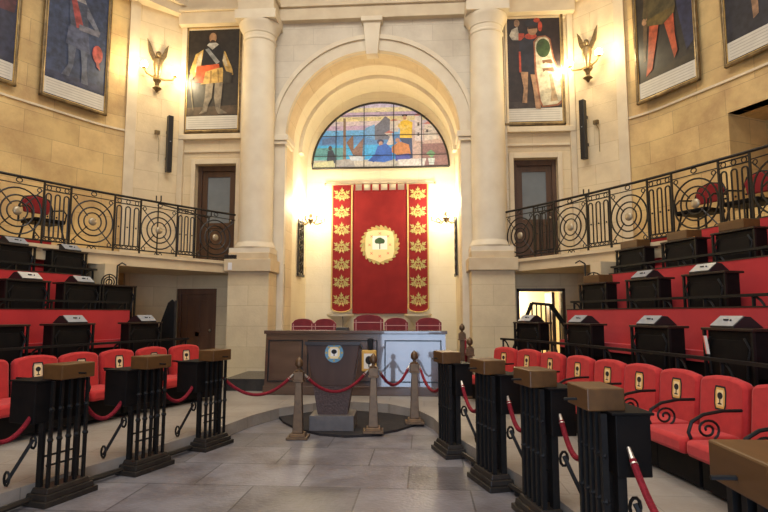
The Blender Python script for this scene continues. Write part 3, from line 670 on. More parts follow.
mb = MB(); mb.tube([(1.79*math.cos(math.pi*i/40), -.03, 1.75*math.sin(math.pi*i/40)) for i in range(41)]+[(1.79,-.03,0)], .028, 6)
for x in (-1.16, -.42, .36, 1.09):
    mb.box(x-.011, x+.011, -.055, -.035, 0, 1.75*math.sqrt(1-(x/1.79)**2))
for z in (.32, .86, 1.4):
    h = 1.79*math.sqrt(1-(z/1.75)**2); mb.box(-h, h, -.052, -.035, z-.007, z+.007)
rl = random.Random(3)
for i in range(46):
    z = rl.uniform(.05, 1.55); h = 1.7*math.sqrt(1-(z/1.75)**2); x = rl.uniform(-h, h); a = rl.uniform(-.6, .6); l = rl.uniform(.06,.2)
    mb.bar((x, -.042, z), (x+l*math.cos(a), -.042, z+l*math.sin(a)*.5), .004, 3)
mb.build('lead_bars', M['lead'], LU, 0)

# ---- tapestry
TP = empty('ceremonial_tapestry', (0, 14.2, 1.54), 0, 'tall crimson hanging with gold leaf borders and a central crest, on the apse wall', 'tapestry')
mb = MB(); mb.box(-.7, .7, -.01, .01, -.02, 3.16); mb.build('centre_cloth', M['velvet'], TP)
def sprig(cx, cz, s):
    P = []
    def leaf(x, z, a, l, w_): return [(x, z), (x+l*.35*math.cos(a)-w_*math.sin(a), z+l*.35*math.sin(a)+w_*math.cos(a)), (x+l*math.cos(a), z+l*math.sin(a)), (x+l*.35*math.cos(a)+w_*math.sin(a), z+l*.35*math.sin(a)-w_*math.cos(a))]
    for b_, L_ in ((90,.15), (38,.17), (142,.17), (-5,.13), (185,.13)):
        c_, s_ = math.cos(R(b_)), math.sin(R(b_))
        P.append(([(cx-s_*.008, cz-.07+c_*.008), (cx+s_*.008, cz-.07-c_*.008), (cx+L_*c_+s_*.008, cz-.07+L_*s_-c_*.008), (cx+L_*c_-s_*.008, cz-.07+L_*s_+c_*.008)], M['leaf_gold']))
        for t_, da, l_ in ((.45,48,.09),(.5,-48,.09),(.8,38,.09),(.85,-38,.09),(1,0,.1)):
            P.append((leaf(cx+L_*t_*c_, cz-.07+L_*t_*s_, R(b_+da), l_, .021), M['leaf_gold'] if da > 0 else M['gold_green']))
    for a, l, x, z in ((250,.12,-.02,-.08),(290,.12,.02,-.08)) if True else ((90,.2,0,.02),(60,.19,.02,.0),(120,.19,-.02,.0),(30,.2,.05,-.03),(150,.2,-.05,-.03),(8,.16,.05,-.08),(172,.16,-.05,-.08),(-25,.13,.03,-.1),(205,.13,-.03,-.1),(-75,.13,.03,-.08),(255,.13,-.03,-.08),(35,.14,.1,.06),(145,.14,-.1,.06)):
        P.append(([(cx+s*u, cz+s*v) for u, v in leaf(x, z, R(a), l, .034)], M['gold_green'] if int(a) % 2 else M['gold_cloth']))
    return P
for sg in (-1, 1):
    x = sg*.98
    mb = MB(); out = [(x-.27, 3.3), (x-.27, .12)]+[(x-.27*math.cos(R(a)), .12-.1*math.sin(R(a))) for a in range(20, 180, 20)]+[(x+.27, .12), (x+.27, 3.3)]
    mb.prism(out, -.028, -.012, 'y'); o = mb.build('side_panel', M['velvet'], TP, 0)
    mb = MB()
    for q in (-.255, .255): mb.box(x+q-.018, x+q+.018, -.034, -.028, .1, 3.3)
    mb.tube([(x-.25*math.cos(R(a)), -.031, .13-.11*math.sin(R(a))) for a in range(0, 181, 12)], .014, 5); mb.build('gold_border', M['gold_cloth'], o, 0)
    P = []
    for i in range(7): P += sprig(x, .35+.452*i, 1.0)
    art('leaf_embroidery', P, lambda a, b: (a, b), o, -.033, .0001)
mb = MB()
for x in (-1.25, 1.25): pass
mb.tube([(-1.4, -.02, 3.33), (1.4, -.02, 3.33)], .018, 8); mb.ball((-1.42,-.02,3.33), .035); mb.ball((1.42,-.02,3.33), .035); mb.build('hanging_rod', M['brass'], TP)
for i in range(7):
    x = -.66+i*.22; mb = MB(); mb.box(x-.025, x+.025, -.03, -.0, 3.1, 3.35); mb.build('hanging_loop', M['velvet'], TP, 0)
CR = [(ell(0,0,.47,.47,26), M['gold_cloth'])]
for i in range(26):
    a = 2*math.pi*i/26; CR.append((ell(.455*math.cos(a), .455*math.sin(a), .075, .035, 8, a+.8), M['gold_green'] if i % 2 else M['gold_cloth']))
CR += [(ell(0,0,.40,.40,20), M['gold_green']), ([(-.37,.16),(-.33,.33),(-.16,.38),(.16,.38),(.33,.33),(.37,.16),(.37,-.16),(.33,-.33),(.16,-.38),(0,-.45),(-.16,-.38),(-.33,-.33),(-.37,-.16)], M['cream_cloth']),
 ([(-.19,-.12),(.19,-.12),(.19,.23),(-.19,.23)], M['white_cloth']), ([(-.012,-.11),(.012,-.11),(.012,.08),(-.012,.08)], M['green']), (ell(0,.10,.13,.075), M['green']), (ell(-.07,.08,.06,.05), M['green']), (ell(.07,.08,.06,.05), M['green']), (ell(0,.13,.08,.06), M['green'])]
for i in range(8):
    a = math.pi/4*i; x = .25*math.cos(a)*(1.2 if i % 2 else 1); z = .28*math.sin(a)*(1.1 if i % 2 else 1.05); 
    if i in (0, 4): x *= 1.05
    for s_ in (-1, 1): CR.append(([(x-.03, z-.03*s_-.008), (x-.03, z-.03*s_+.008), (x+.03, z+.03*s_+.008), (x+.03, z+.03*s_-.008)], M['red_thread']))
art('crest_embroidery', CR, lambda a, b: (a, b+1.73), TP, -.013, .0004)
# pale pedestals below the borders
for sg in (-1, 1):
    t = empty('fluted_pedestal', (sg*.97, 13.95, .36), 0, 'cream stone pedestal flaring out under the %s border of the crimson tapestry' % ('left' if sg < 0 else 'right'), 'pedestal')
    mb = MB(); mb.lathe([(.16,0),(.16,.08),(.11,.12),(.10,.8),(.12,.86),(.2,1.0),(.33,1.1),(.34,1.15)], 16); mb.build('pedestal_body', M['column'], t)

# ---- presidium desk
DX = empty('presidium_desk', (-.06, 9.5, .15), 0, 'long dark varnished desk with framed front panels, standing before the apse', 'desk')
mb = MB(); mb.prism([(.02,0),(.65,0),(.65,1.02),(.09,1.02)], -1.55, 1.53, 'x'); mb.build('desk_body', M['desk_wood'], DX, 0)
mb = MB(); mb.box(-1.58, 1.56, .05, .7, 1.02, 1.08); mb.build('desk_top', M['desk_wood'], DX, 0, .01)
mb = MB(); mb.box(-1.57, 1.55, .0, .1, .0, .15); mb.build('plinth', M['desk_wood'], DX, 0, .008)
for x0, x1 in ((-1.5, -.9), (-.82, .38), (.5, 1.46)):
    mb = MB(); f = .018
    for a in ((x0, x1, .22, .22+f), (x0, x1, .92-f, .92), (x0, x0+f, .22, .92), (x1-f, x1, .22, .92)): mb.box(a[0], a[1], .005, .03, a[2], a[3])
    mb.build('front_panel_moulding', M['black'], DX, 0).rotation_euler.x = -R(3.9)
t = empty('crest_plaque', (.12, 9.50, .55), 0, 'small cream and gold crest plaque on the long desk front, right of lectern', 'plaque')
mb = MB(); mb.box(-.06, .19, -.03, .01, 0, .36); mb.build('plaque_board', M['yellow_patch'], t, 0, .02)
mb = MB(); mb.box(.04, .13, -.03, .01, .36, .55); mb.build('plaque_neck', M['black'], t, 0, .01)
art('crest', [([(-.02,.05),(.15,.05),(.15,.3),(-.02,.3)], M['white_cloth']), (ell(.065,.19,.06,.07), M['black_thread']), ([(.055,.08),(.075,.08),(.075,.15),(.055,.15)], M['black_thread'])], lambda a, b: (a, b), t, -.032)
t = empty('desk_microphone', (-.3, 9.75, 1.23), 0, 'small black microphone console on top of the long desk', 'microphone')
mb = MB(); mb.box(-.12, .12, -.06, .06, 0, .05, taper=.015); mb.build('console', M['plastic'], t, 0, .005)
mb = MB(); mb.tube([(0,0,.05),(0,.01,.16),(0,-.03,.22)], .006, 5); mb.ball((0,-.035,.23), .014, 6); mb.build('gooseneck', M['plastic'], t)
# armchairs of the presidium
def pres_chair(x, wd, top, lab):
    t = empty('presidium_chair', (x+.1, 10.95, .36), 0, lab, 'chair', 'burgundy chairs behind the long desk'); a = wd/2
    prof = [(-a, .5), (a, .5), (a, top-.09)]+[(a*.86*math.cos(R(q)), top-.07+.07*math.sin(R(q))) for q in range(0, 181, 20)]+[(-a, top-.09)]
    mb = MB(); mb.prism(prof, 0, .08, 'y'); o = mb.build('backrest', M['burgundy'], t, 0, .012)
    mb = MB()
    for q in (-.42, .42): mb.box(q*wd-.008, q*wd+.008, -.006, 0, .52, top-.1)
    for z in (.72, top-.16): mb.box(-a, a, -.006, 0, z, z+.015)
    mb.build('piping', M['pink'], o, 0)
    mb = MB(); mb.box(-a, a, -.45, .06, .38, .5); mb.build('seat', M['burgundy'], t, 0, .03)
    for sx in (-1, 1):
        for y in (-.4, .02): m2 = MB(); m2.box(sx*(a-.03)-.025, sx*(a-.03)+.025, y-.025, y+.025, 0, .38); m2.build('leg', M['wood'], t, 0)
pres_chair(-1.37, .44, 1.06, 'burgundy chair with pale piping behind the desk, leftmost of the row')
pres_chair(-.93, .44, 1.06, 'burgundy chair with pale piping behind the desk, second from the left')
pres_chair(-.07, .58, 1.14, 'taller burgundy chair with pale piping behind the middle of the desk')
pres_chair(.47, .46, 1.08, 'burgundy chair with pale piping just right of the tall middle chair')
pres_chair(1.1, .50, 1.08, 'burgundy chair with pale piping behind the desk, rightmost of the row')

# ---- lectern, its block and rug
mb = MB(); pts = [(-1.02, 8.1)]+[(-1.0+2.3*i/20, 8.1-.98*math.sin(math.pi*min(1, i/20*.92+.02))+.75*(i/20)) for i in range(21)]+[(1.3, 8.85), (-1.0, 8.6)]
mb.prism([(-1.0,8.2),(-.85,7.85),(-.55,7.4),(-.2,7.1),(.15,7.0),(.45,7.1),(.75,7.4),(1.05,7.9),(1.25,8.45),(1.25,8.62),(.9,8.35),(.55,8.6),(0,8.8),(-.6,8.7)], .0, .03)
mb2 = mb; tag(mb2.build('floor_rug', M['carpet'], None, 0), 'dark rounded mat on the stone floor beneath the lectern', 'mat')
LT = empty('lectern', (-.08, 7.35, .03), R(2), 'brown tapered lectern with a round crest on its front, standing on a grey block', 'lectern')
mb = MB(); mb.box(-.285, .285, -.12, .38, 0, .19); mb.build('lectern_block', mat('grey_block', (.13,.11,.10), .5, col2=(.10,.085,.08)), LT, 0, .006)
mb = MB()
prof = [(.19,.19,.3),(.215,.5,.3),(.29,.95,.36),(.33,1.12,.4)]
def taper_body(z0, z1, w0, w1, d0, d1): 
    mb.add([(-w0,-.02,z0),(w0,-.02,z0),(w0,d0,z0),(-w0,d0,z0),(-w1,-.05,z1),(w1,-.05,z1),(w1,d1,z1),(-w1,d1,z1)], [(3,2,1,0),(4,5,6,7),(0,1,5,4),(1,2,6,5),(2,3,7,6),(3,0,4,7)])
taper_body(.55, 1.08, .255, .345, .26, .32); mb.build('lectern_body', M['lectern_wood'], LT, 0, .006)
mb = MB(); taper_body(.19, .55, .19, .25, .22, .26); mb.build('lectern_column', mat('studded_leather', (.06,.035,.03), .6, col2=(.10,.06,.05), nscale=50, bump=.8, bscale=45), LT, 0)
mb = MB(); mb.add([(-.36,-.08,1.08),(.36,-.08,1.08),(.36,.36,1.0),(-.36,.36,1.0),(-.36,-.08,1.12),(.36,-.08,1.12),(.36,.36,1.04),(-.36,.36,1.04)], [(3,2,1,0),(4,5,6,7),(0,1,5,4),(1,2,6,5),(2,3,7,6),(3,0,4,7)]); mb.build('reading_top', M['wood'], LT, 0)
CR2 = [(ell(0,0,.12,.125,22), M['blue_e'])]+[(ell(.1*math.cos(i*.785), .1*math.sin(i*.785), .016, .016, 8), M['gold_green']) for i in range(8)]+[([(-.075,.035),(-.045,.075),(.045,.075),(.075,.035),(.075,-.035),(.045,-.075),(-.045,-.075),(-.075,-.035)], M['cream_cloth']), ([(-.045,-.045),(.045,-.045),(.045,.055),(-.045,.055)], M['white_cloth']), (ell(0,.015,.036,.03), M['black_thread']), ([(-.006,-.04),(.006,-.04),(.006,.0),(-.006,.0)], M['black_thread'])]
art('crest', CR2, lambda a, b: (a+.02, b+.98), LT, -.062, .0006)

# ---- stanchions
def stanchion():
    t = empty('stanchion_post')
    mb = MB(); mb.box(-.13, .13, -.13, .13, 0, .03); mb.box(-.105, .105, -.105, .105, .03, .07, taper=.02); mb.build('post_base', M['bronze'], t, 0, .006)
    mb = MB(); mb.add([(-.062,-.062,.07),(.062,-.062,.07),(.062,.062,.07),(-.062,.062,.07),(-.038,-.038,.72),(.038,-.038,.72),(.038,.038,.72),(-.038,.038,.72)], [(3,2,1,0),(4,5,6,7),(0,1,5,4),(1,2,6,5),(2,3,7,6),(3,0,4,7)]); mb.build('shaft', M['bronze'], t, 0, .006)
    mb = MB(); mb.box(-.06, .06, -.06, .06, .72, .83); mb.box(-.068, .068, -.068, .068, .70, .725); mb.build('head_block', M['bronze'], t, 0, .006)
    mb = MB(); mb.lathe([(.05,.83),(.05,.845),(.022,.86),(.022,.88),(.045,.90),(.052,.93),(.045,.97),(.02,1.0),(.004,1.015)], 14); mb.build('pinecone_finial', M['bronze'], t)
    return t
s0 = stanchion()
for i, (x, y, z, lab) in enumerate([(-.44, 6.95, 0, 'bronze rope post with pinecone finial on the floor just left of the lectern'), (.46, 7.22, .03, 'bronze rope post with pinecone finial standing right beside the lectern'), (.97, 7.85, .03, 'bronze rope post with pinecone finial in front of the right half of the long desk'),
        (1.80, 10.35, .36, 'bronze rope post behind the desks, left one of the pair by the right column pedestal'), (1.86, 9.4, .15, 'bronze rope post behind the desks, right one of the pair by the right column pedestal')]):
    t = s0 if i == 0 else copy_tree(s0)
    t.location = (x, y, z); t.rotation_euler = (0, 0, R(4)); t.scale = (1, 1, .965); tag(t, lab, 'rope post', 'bronze rope posts')
ST = [(-.44,6.95,0),(.46,7.22,.03),(.97,7.85,.03),(1.80,10.35,.36),(1.86,9.4,.15)]
ROPES = []
def rope(a, b, sag, lab, grp='red barrier ropes'):
    a = Vector(a); b = Vector(b); t = empty('barrier_rope', tuple(a), 0, lab, 'rope', grp); n = 22; d = b-a; u = Vector((d.x, d.y, 0)).normalized()
    pts = [tuple(d*(i/n)+Vector((0,0,-4*sag*(i/n)*(1-i/n)))) for i in range(n+1)]
    mb = MB(); mb.tube(pts[1:-1], .019, 8); mb.build('twisted_rope', M['rope'], t)
    for i, j in ((0, 2), (n, n-2)):
        mb = MB(); mb.tube([pts[i], pts[(i+j)//2], tuple(Vector(pts[(i+j)//2]).lerp(Vector(pts[j]), .4))], .010, 8, r1=.021); mb.build('rope_clip', M['chrome'], t)

# ---- front row delegates' desks (stand with iron bars)
def front_desk(ns):
    # local: x tangential, y outward (towards the chairs); ns = sign of x that points to the viewer's end
    t = empty('delegate_desk')
    mb = MB(); mb.box(-.26, .26, -.13, .13, 0, .045); mb.box(-.235, .235, -.11, .11, .045, .09, taper=.006); mb.box(-.21, .21, -.09, .09, .09, .13, taper=.012); mb.build('plinth', M['base'], t, 0, .006)
    for i in range(5):
        x = -.17+.085*i; mb = MB(); h_ = .017 if ns > 0 else .012; mb.box(x-h_, x+h_, -.045-h_, -.045+h_, .13, .965); mb.ball((x, -.045, .50), .026, 6); mb.ball((x, -.045, .74), .024, 6); mb.build('iron_bar', M['black'], t)
    for x in ((-.15, 0, .15) if ns > 0 else (-.17, .17)):
        h_ = .03 if ns > 0 else .014; mb = MB(); mb.box(x-h_, x+h_, .02, .07, .13, .70); mb.build('rear_leg', M['black'], t, 0)
    mb = MB(); mb.bar((-.18,-.03,.30), (.18,-.03,.30), .009, 5); mb.bar((-.18,.045,.36), (.18,.045,.36), .009, 5); mb.build('cross_rail', M['black'], t)
    x0, x1 = (-.19, .23) if ns > 0 else (-.29, .19)
    mb = MB(); mb.box(x0, x1, .0, .19 if ns > 0 else .27, .64, .965); mb.build('desk_box', M['blackwood'], t, 0, .006)
    mb = MB(); mb.box(x0-.01, x1+.01, -.02, .21 if ns > 0 else .28, .965, .98); mb.build('writing_board', M['blackwood'], t, 0, .004)
    mb = MB(); mb.box(-.165, .165, -.125, .085, .975, 1.10); mb.build('oak_lid', M['lid'], t, 0, .008)
    mb = MB(); mb.bar((0,-.125,1.02), (0,-.2,1.02), .008, 5); mb.build('pull_knob', M['black'], t)
    # slanting stay with looped ends
    k = ns; mb = MB(); a = (k*.20, .10, .50); b = (k*.33, .20, .19)
    mb.bar(a, b, .015, 5); mb.ring((a[0], a[1], a[2]-.02), .03, .010, ax='x', n=10, rz=.05); mb.ring((b[0], b[1]+.0, b[2]+.03), .028, .010, ax='x', n=10, rz=.055); mb.build('slanting_stay', M['black'], t)
    return t
FD = {}
def fdesk(sg, s, lab, z=0):
    if sg not in FD: FD[sg] = front_desk(1 if sg > 0 else -1); t = FD[sg]
    else: t = copy_tree(FD[sg])
    place(t, PC, s, 0, sg, z); tag(t, lab, 'desk', 'front row desks on the %s side' % ('right' if sg > 0 else 'left')); return t
RS = [.81, 1.93, 2.83, 3.83, 5.42]; LS = [.68, 1.68, 2.60, 3.6]
for i, s in enumerate(RS):
    fdesk(1, s, ['black front-row desk with oak lid nearest the stage on the right side', 'second black front-row desk from the stage on the right side', 'third black front-row desk from the stage on the right side', 'fourth black front-row desk from the stage on the right, base cut off', 'large oak-lidded desk corner in the bottom right of the view'][i])
for i, s in enumerate(LS[:3]):
    fdesk(-1, s, ['black barred front-row desk with oak lid nearest the stage on the left side', 'second black barred desk from the stage on the left side', 'third and nearest fully seen black barred desk on the left side'][i])
def hook(sg, s, near):
    x, y, nx, ny = PC.at(s, 0, sg); tx, ty = (ny, -nx)  # local +x
    k = (.24 if sg > 0 else .20)*(1 if near else -1)*(1 if sg > 0 else -1); o = .06
    return (x+tx*k+nx*o, y+ty*k+ny*o, .80)
for i in range(4):
    rope(hook(1, RS[i], True), hook(1, RS[i+1], False), [.26,.25,.24,.3][i], 'crimson rope slung between the %s and %s front desks from the stage, right side' % (ORD[i], ORD[i+1]))
for i in range(3):
    rope(hook(-1, LS[i], True), hook(-1, LS[i+1], False), [.22,.24,.25][i], ['crimson rope slung between the first and second front desks from the stage, left side', 'crimson rope slung between the second and third front desks from the stage, left side', 'crimson rope running off the left edge of the view from the nearest left desk'][i])
def sh(i, dx): return (ST[i][0]+dx, ST[i][1], ST[i][2]+.77)
rope(hook(-1, LS[0], False), sh(0, -.07), .25, 'crimson rope from the left-hand desk nearest the stage to the first bronze post')
rope(sh(0, .07), sh(1, -.07), .24, 'crimson rope hanging in front of the lectern between two bronze posts')
rope(sh(1, .07), sh(2, -.07), .22, 'crimson rope between the bronze posts right of the lectern')
rope(sh(2, .07), hook(1, RS[0], False), .25, 'crimson rope from the rightmost front bronze post to the right-hand desk')
rope(sh(3, .06), sh(4, -.06), .35, 'dark red rope between the two bronze posts by the right column pedestal')
for sg, s1 in ((1, 8.5), (-1, 8.5)):
    mb = MB(); mb.tube([(*PC.at(.95+(s1-.95)*i/30, .06, sg)[:2], .05) for i in range(31)], .024, 6)
    for i in range(8): q = PC.at(1.35+i*.95, .06, sg); mb.box(q[0]-.02, q[0]+.02, q[1]-.02, q[1]+.02, 0, .05)
    tag(mb.build('kick_rail', M['base'], None), 'low dark floor rail linking the desk bases on the %s side' % ('right' if sg > 0 else 'left'), 'rail')

# ---- red chairs of the front row
def patch(name, parent, x, z, y, s=1.12, face='yellow_patch'):
    P = [([(-.055,-.09),(.055,-.09),(.068,-.05),(.068,.05),(.055,.09),(-.055,.09),(-.068,.05),(-.068,-.05)], M['black_thread']),
         ([(-.042,-.076),(.042,-.076),(.052,-.046),(.052,.046),(.042,.076),(-.042,.076),(-.052,.046),(-.052,-.046)], M[face]),
         ([(-.036,-.060),(.036,-.060),(.036,.060),(-.036,.060)], M['cream_cloth']), (ell(0,.016,.031,.026,12), M['black_thread']), ([(-.022,-.048),(.022,-.048),(.022,-.04),(.006,-.036),(.006,.0),(-.006,.0),(-.006,-.036),(-.022,-.04)], M['black_thread'])]
    return art(name, [([(a*s, b*s) for a, b in p], c) for p, c in P], lambda a, b: (x+a, z+b), parent, y, .0008)
def red_chair(ns, patched=True):
    t = empty('front_row_chair'); a = .285
    prof = [(-a, .28), (a, .28), (a, .75)]+[(a-.08+.08*math.cos(R(q)), .75+.07*math.sin(R(q))) for q in range(15, 91, 25)]+[(.1, .838), (0, .842), (-.1, .838)]+[(-a+.08-.08*math.cos(R(q)), .75+.07*math.sin(R(q))) for q in range(90, 10, -25)]+[(-a, .75)]
    mb = MB(); mb.prism(prof, -.05, .05, 'y'); o = mb.build('backrest', M['red'], t, 40, .03)
    o.location = (0, 0, 0); o.rotation_euler = (R(-5), 0, 0)
    if patched: patch('crest_patch', o, -.0, .655, -.052, 1.12, 'yellow_patch' if ns > 0 else 'cream_patch')
    mb = MB(); mb.box(-a, a, -.53, -.03, .27, .40); mb.build('seat', M['red'], t, 40, .035)
    mb = MB(); mb.box(-a, a, -.40, -.02, .03, .27); mb.build('seat_frame', M['blackwood'], t, 0)
    for sx in (-1, 1): m2 = MB(); m2.box(sx*.2-.03, sx*.2+.03, -.3, -.06, 0, .18); m2.build('leg', M['black'], t, 0)
    # scroll arm on the nearer side
    x = ns*a; pts = [(x, -.02, .60), (x, -.18, .60), (x, -.34, .575), (x, -.44, .52), (x, -.47, .44), (x, -.45, .39)]
    mb = MB(); mb.tube(pts, .014, 6)
    c = (-.31, .46); sp = [(x, c[0]+.02*0+(.10-.085*i/26)*math.cos(R(-60+i*24))*1.0, c[1]+(.085-.07*i/26)*math.sin(R(-60+i*24))) for i in range(27)]
    mb.tube(sp, .010, 5); mb.build('scroll_arm', M['black'], t)
    return t
CRS = [.74, 1.34, 1.98, 2.66, 3.29, 3.86, 4.45, 5.05, 5.68]
CLS = [1.08, 1.70, 2.35, 2.97, 3.58, 4.2]
LR = ['nearest the stage on the right', 'second from the stage on the right', 'third from the stage on the right', 'fourth from the stage on the right', 'fifth from the stage on the right', 'sixth from the stage on the right', 'seventh from the stage on the right', 'eighth from the stage on the right', 'cut off by the right edge of the view']
LLb = ['nearest the stage on the left', 'second from the stage on the left', 'third from the stage on the left', 'fourth from the stage on the left', 'fifth from the stage on the left', 'cut off by the left edge of the view']
c0 = red_chair(1)
for i, s in enumerate(CRS):
    t = c0 if i == 0 else copy_tree(c0)
    place(t, R1, s, -.03, 1, .15); tag(t, 'red front-row chair with crest patch, '+LR[i], 'chair', 'red front-row chairs on the right')
c1 = red_chair(-1)
for i, s in enumerate(CLS):
    t = c1 if i == 0 else copy_tree(c1)
    place(t, R1, s, .19, -1, .18); tag(t, 'red upholstered front-row chair, '+LLb[i], 'chair', 'red front-row chairs on the left')

# ---- continuous red benches, counters and gallery desks of the raised rows
def ribbon(mb, c, s0, s1, o0, o1, z0, z1, sg, n=60):
    a = strip_pts(c, s0, s1, o0, sg, n); b = strip_pts(c, s0, s1, o1, sg, n); vs = []
    for i in range(n+1): vs += [(*a[i], z0), (*b[i], z0), (*b[i], z1), (*a[i], z1)]
    fs = []
    for i in range(n):
        k = 4*i
        for j in range(4): fs.append((k+j, k+(j+1) % 4, k+4+(j+1) % 4, k+4+j))
    fs += [(0,1,2,3), (4*n+3,4*n+2,4*n+1,4*n)]
    return mb.add(vs, fs)
BEND = 12.0
names = {2: 'second', 3: 'third', 4: 'top'}
BS = {1: {2: 1.42, 3: 1.5, 4: 1.5}, -1: {2: 1.6, 3: 1.9, 4: 1.95}}
for sg, side in ((1, 'right'), (-1, 'left')):
    for k in (2, 3, 4):
        o = OFF[k-1]+tier_off(sg)+(.60 if k < 4 else .54); z = FL[k-1]; s0 = BS[sg][k]
        t = empty('tiered_bench', (*R1.at(s0, o, sg)[:2], z), 0, 'continuous red upholstered bench of the %s row on the %s side' % (names[k], side), 'bench'); inv = Matrix.Translation((-t.location[0], -t.location[1], -z))
        mb = MB(); mb.T = inv; ribbon(mb, R1, s0, BEND, o-.05, o+.04, z+.30, z+.87, sg); mb.build('bench_back', M['bench'], t, 30)
        mb = MB(); mb.T = inv; ribbon(mb, R1, s0, BEND, o-.055, o+.045, z+.87, z+.885, sg); mb.build('top_trim', M['wood'], t, 30)
        mb = MB(); mb.T = inv; ribbon(mb, R1, s0, BEND, o-.19, o-.05, z+.32, z+.43, sg); mb.build('bench_seat', M['bench'], t, 30)
        mb = MB(); mb.T = inv; ribbon(mb, R1, s0, BEND, o-.17, o-.06, z, z+.32, sg); mb.build('bench_base', M['blackwood'], t, 30)
    for k in (2, 3, 4):
        o = OFF[k-1]+tier_off(sg)+.03; z = FL[k-1]; s0 = {2: .5, 3: 1.32, 4: 1.4}[k] if sg > 0 else {2: .95, 3: 1.5, 4: 1.55}[k]
        zt = z+.42 if k == 2 else z+.46
        t = empty('counter_rail', (*R1.at(s0, o, sg)[:2], z), 0, 'dark curved counter rail in front of the %s row on the %s side' % (names[k], side), 'rail'); inv = Matrix.Translation((-t.location[0], -t.location[1], -z))
        mb = MB(); mb.T = inv; ribbon(mb, R1, s0, BEND, o-.03, o+.03, zt-.03, zt, sg); mb.build('rail_board', M['black'], t, 30)
        ns = int((8.5-s0)/.62)
        for i in range(ns):
            mb = MB(); mb.T = inv
            q = R1.at(s0+.04+i*.62, o, sg); mb.box(q[0]-.013, q[0]+.013, q[1]-.013, q[1]+.013, z, zt-.02)
            # curved bracket
            e = R1.at(s0+.04+i*.62+.16, o, sg)
            mb.tube([(q[0]+(e[0]-q[0])*math.sin(R(a)), q[1]+(e[1]-q[1])*math.sin(R(a)), zt-.03-.26*(1-math.cos(R(a)))) for a in range(0, 91, 15)], .013, 5)
            mb.build('rail_support', M['black'], t)
def gallery_desk(ns, lidded, wd=.56):
    t = empty('gallery_desk'); a = wd/2
    mb = MB(); mb.box(-a, a, -.02, .0, .12, .70); mb.box(-a, -a+.02, 0, .17, .30, .70); mb.box(a-.02, a, 0, .17, .30, .70); mb.box(-a+.02, a-.02, .15, .17, .4, .70)
    mb.build('front_board', M['blackwood'], t, 0)
    mb = MB(); f = .05; mb.box(-a+f, a-f, -.03, -.02, .25, .62); mb.build('raised_panel', M['blackwood'], t, 0, .004)
    mb = MB(); mb.box(-a-.05, a+.05, -.06, .19, .70, .725); mb.build('desk_top', M['wood'], t, 0, .005)
    for sx in (-1, 1):
        mb = MB(); mb.box(sx*(a+.03)-.013, sx*(a+.03)+.013, -.05, -.024, 0, .70)
        mb.tube([(sx*(a-.05), -.045, .30+.0), (sx*(a-.04), -.045, .42), (sx*(a+.0), -.045, .55), (sx*(a-.06), -.045, .64)], .012, 5); mb.build('iron_bracket', M['black'], t)
    if lidded: mb = MB(); mb.box(-.19, .19, -.06, .18, .725, .84); mb.build('oak_lid', M['lid'], t, 0, .008)
    return t
def console():
    t = empty('voting_console'); a = .155
    mb = MB(); mb.prism([(-.14,0),(.15,0),(.03,.10),(-.03,.105),(-.14,.02)], -a, a, 'x'); mb.build('console_body', M['plastic'], t, 0, .004)
    mb = MB(); mb.add([(-a+.006,-.145,.02),(a-.006,-.145,.02),(a-.006,-.034,.109),(-a+.006,-.034,.109)], [(0,1,2,3)]); mb.add([(-a+.006,-.034,.109),(a-.006,-.034,.109),(a-.006,-.01,.109),(-a+.006,-.01,.109)], [(0,1,2,3)])
    mb.build('silver_face', M['silver'], t, 0)
    mb = MB(); mb.box(-.03, .02, -.095, -.08, .066, .08); mb.ball((.06,-.09,.07), .01, 6); mb.build('button', M['plastic'], t, 0)
    return t
GD = {}; con0 = None
def gdesk(sg, k, s, o_, lab, lidded=False, con=True, clab=None, side=None, extra=0):
    global con0
    key = lidded
    if key not in GD: GD[key] = gallery_desk(1, lidded); t = GD[key]
    else: t = copy_tree(GD[key])
    place(t, R1, s, o_, sg, FL[k-1]-(.04 if k == 2 else 0)); side = 'right' if sg > 0 else 'left'
    tag(t, lab, 'desk', 'black desks of the raised rows, %s side' % side)
    if con:
        if con0 is None: con0 = console(); c = con0
        else: c = copy_tree(con0)
        place(c, R1, s, o_+.08, sg, FL[k-1]+.725-(.04 if k == 2 else 0)); c.location.x += 0
        x, y, nx, ny = R1.at(s, 0, sg); off = -.04*(1 if sg > 0 else -1)
        c.location.x += ny*off; c.location.y += -nx*off; c.rotation_euler.z += extra
        tag(c, clab, 'console', 'silver voting consoles')
def wh(k): return {2: 'second row', 3: 'third row', 4: 'top row'}[k]
R2S = [(.99,), (2.27,), (3.70,), (4.82,)]
for i, s in enumerate([.99, 2.27, 3.70, 4.82]):
    gdesk(1, 2, s, .28, 'black desk in the second row on the right side, %s from the stage' % ORD[i], clab='silver voting console on the %s second-row desk from the stage, right side' % ORD[i])
for i, s in enumerate([1.65, 2.9, 3.85]):
    gdesk(-1, 2, s, .48, 'black desk in the second row on the left side, %s from the stage' % ORD[i], clab='silver voting console on the %s second-row desk from the stage, left side' % ORD[i], con=i < 2)
for i, s in enumerate([1.63, 2.69, 3.72]):
    gdesk(1, 3, s, .98, 'black desk in the third row on the right side, %s from the stage%s' % (ORD[i], ', oak-lidded' if i == 0 else ''), lidded=i == 0, con=i > 0, clab='silver voting console on the %s third-row desk from the stage, right side' % ORD[i])
for i, s in enumerate([1.57, 2.2, 3.05]):
    gdesk(-1, 3, s, 1.18, 'black desk in the third row on the left side, %s from the stage' % ORD[i], con=i > 0, clab='silver voting console on the %s third-row desk from the stage, left side' % ORD[i])
for i, s in enumerate([1.62, 2.56, 3.45]):
    gdesk(1, 4, s, 1.68, 'oak-lidded black desk in the top row on the right side, %s from the stage' % ORD[i], lidded=True, con=False)
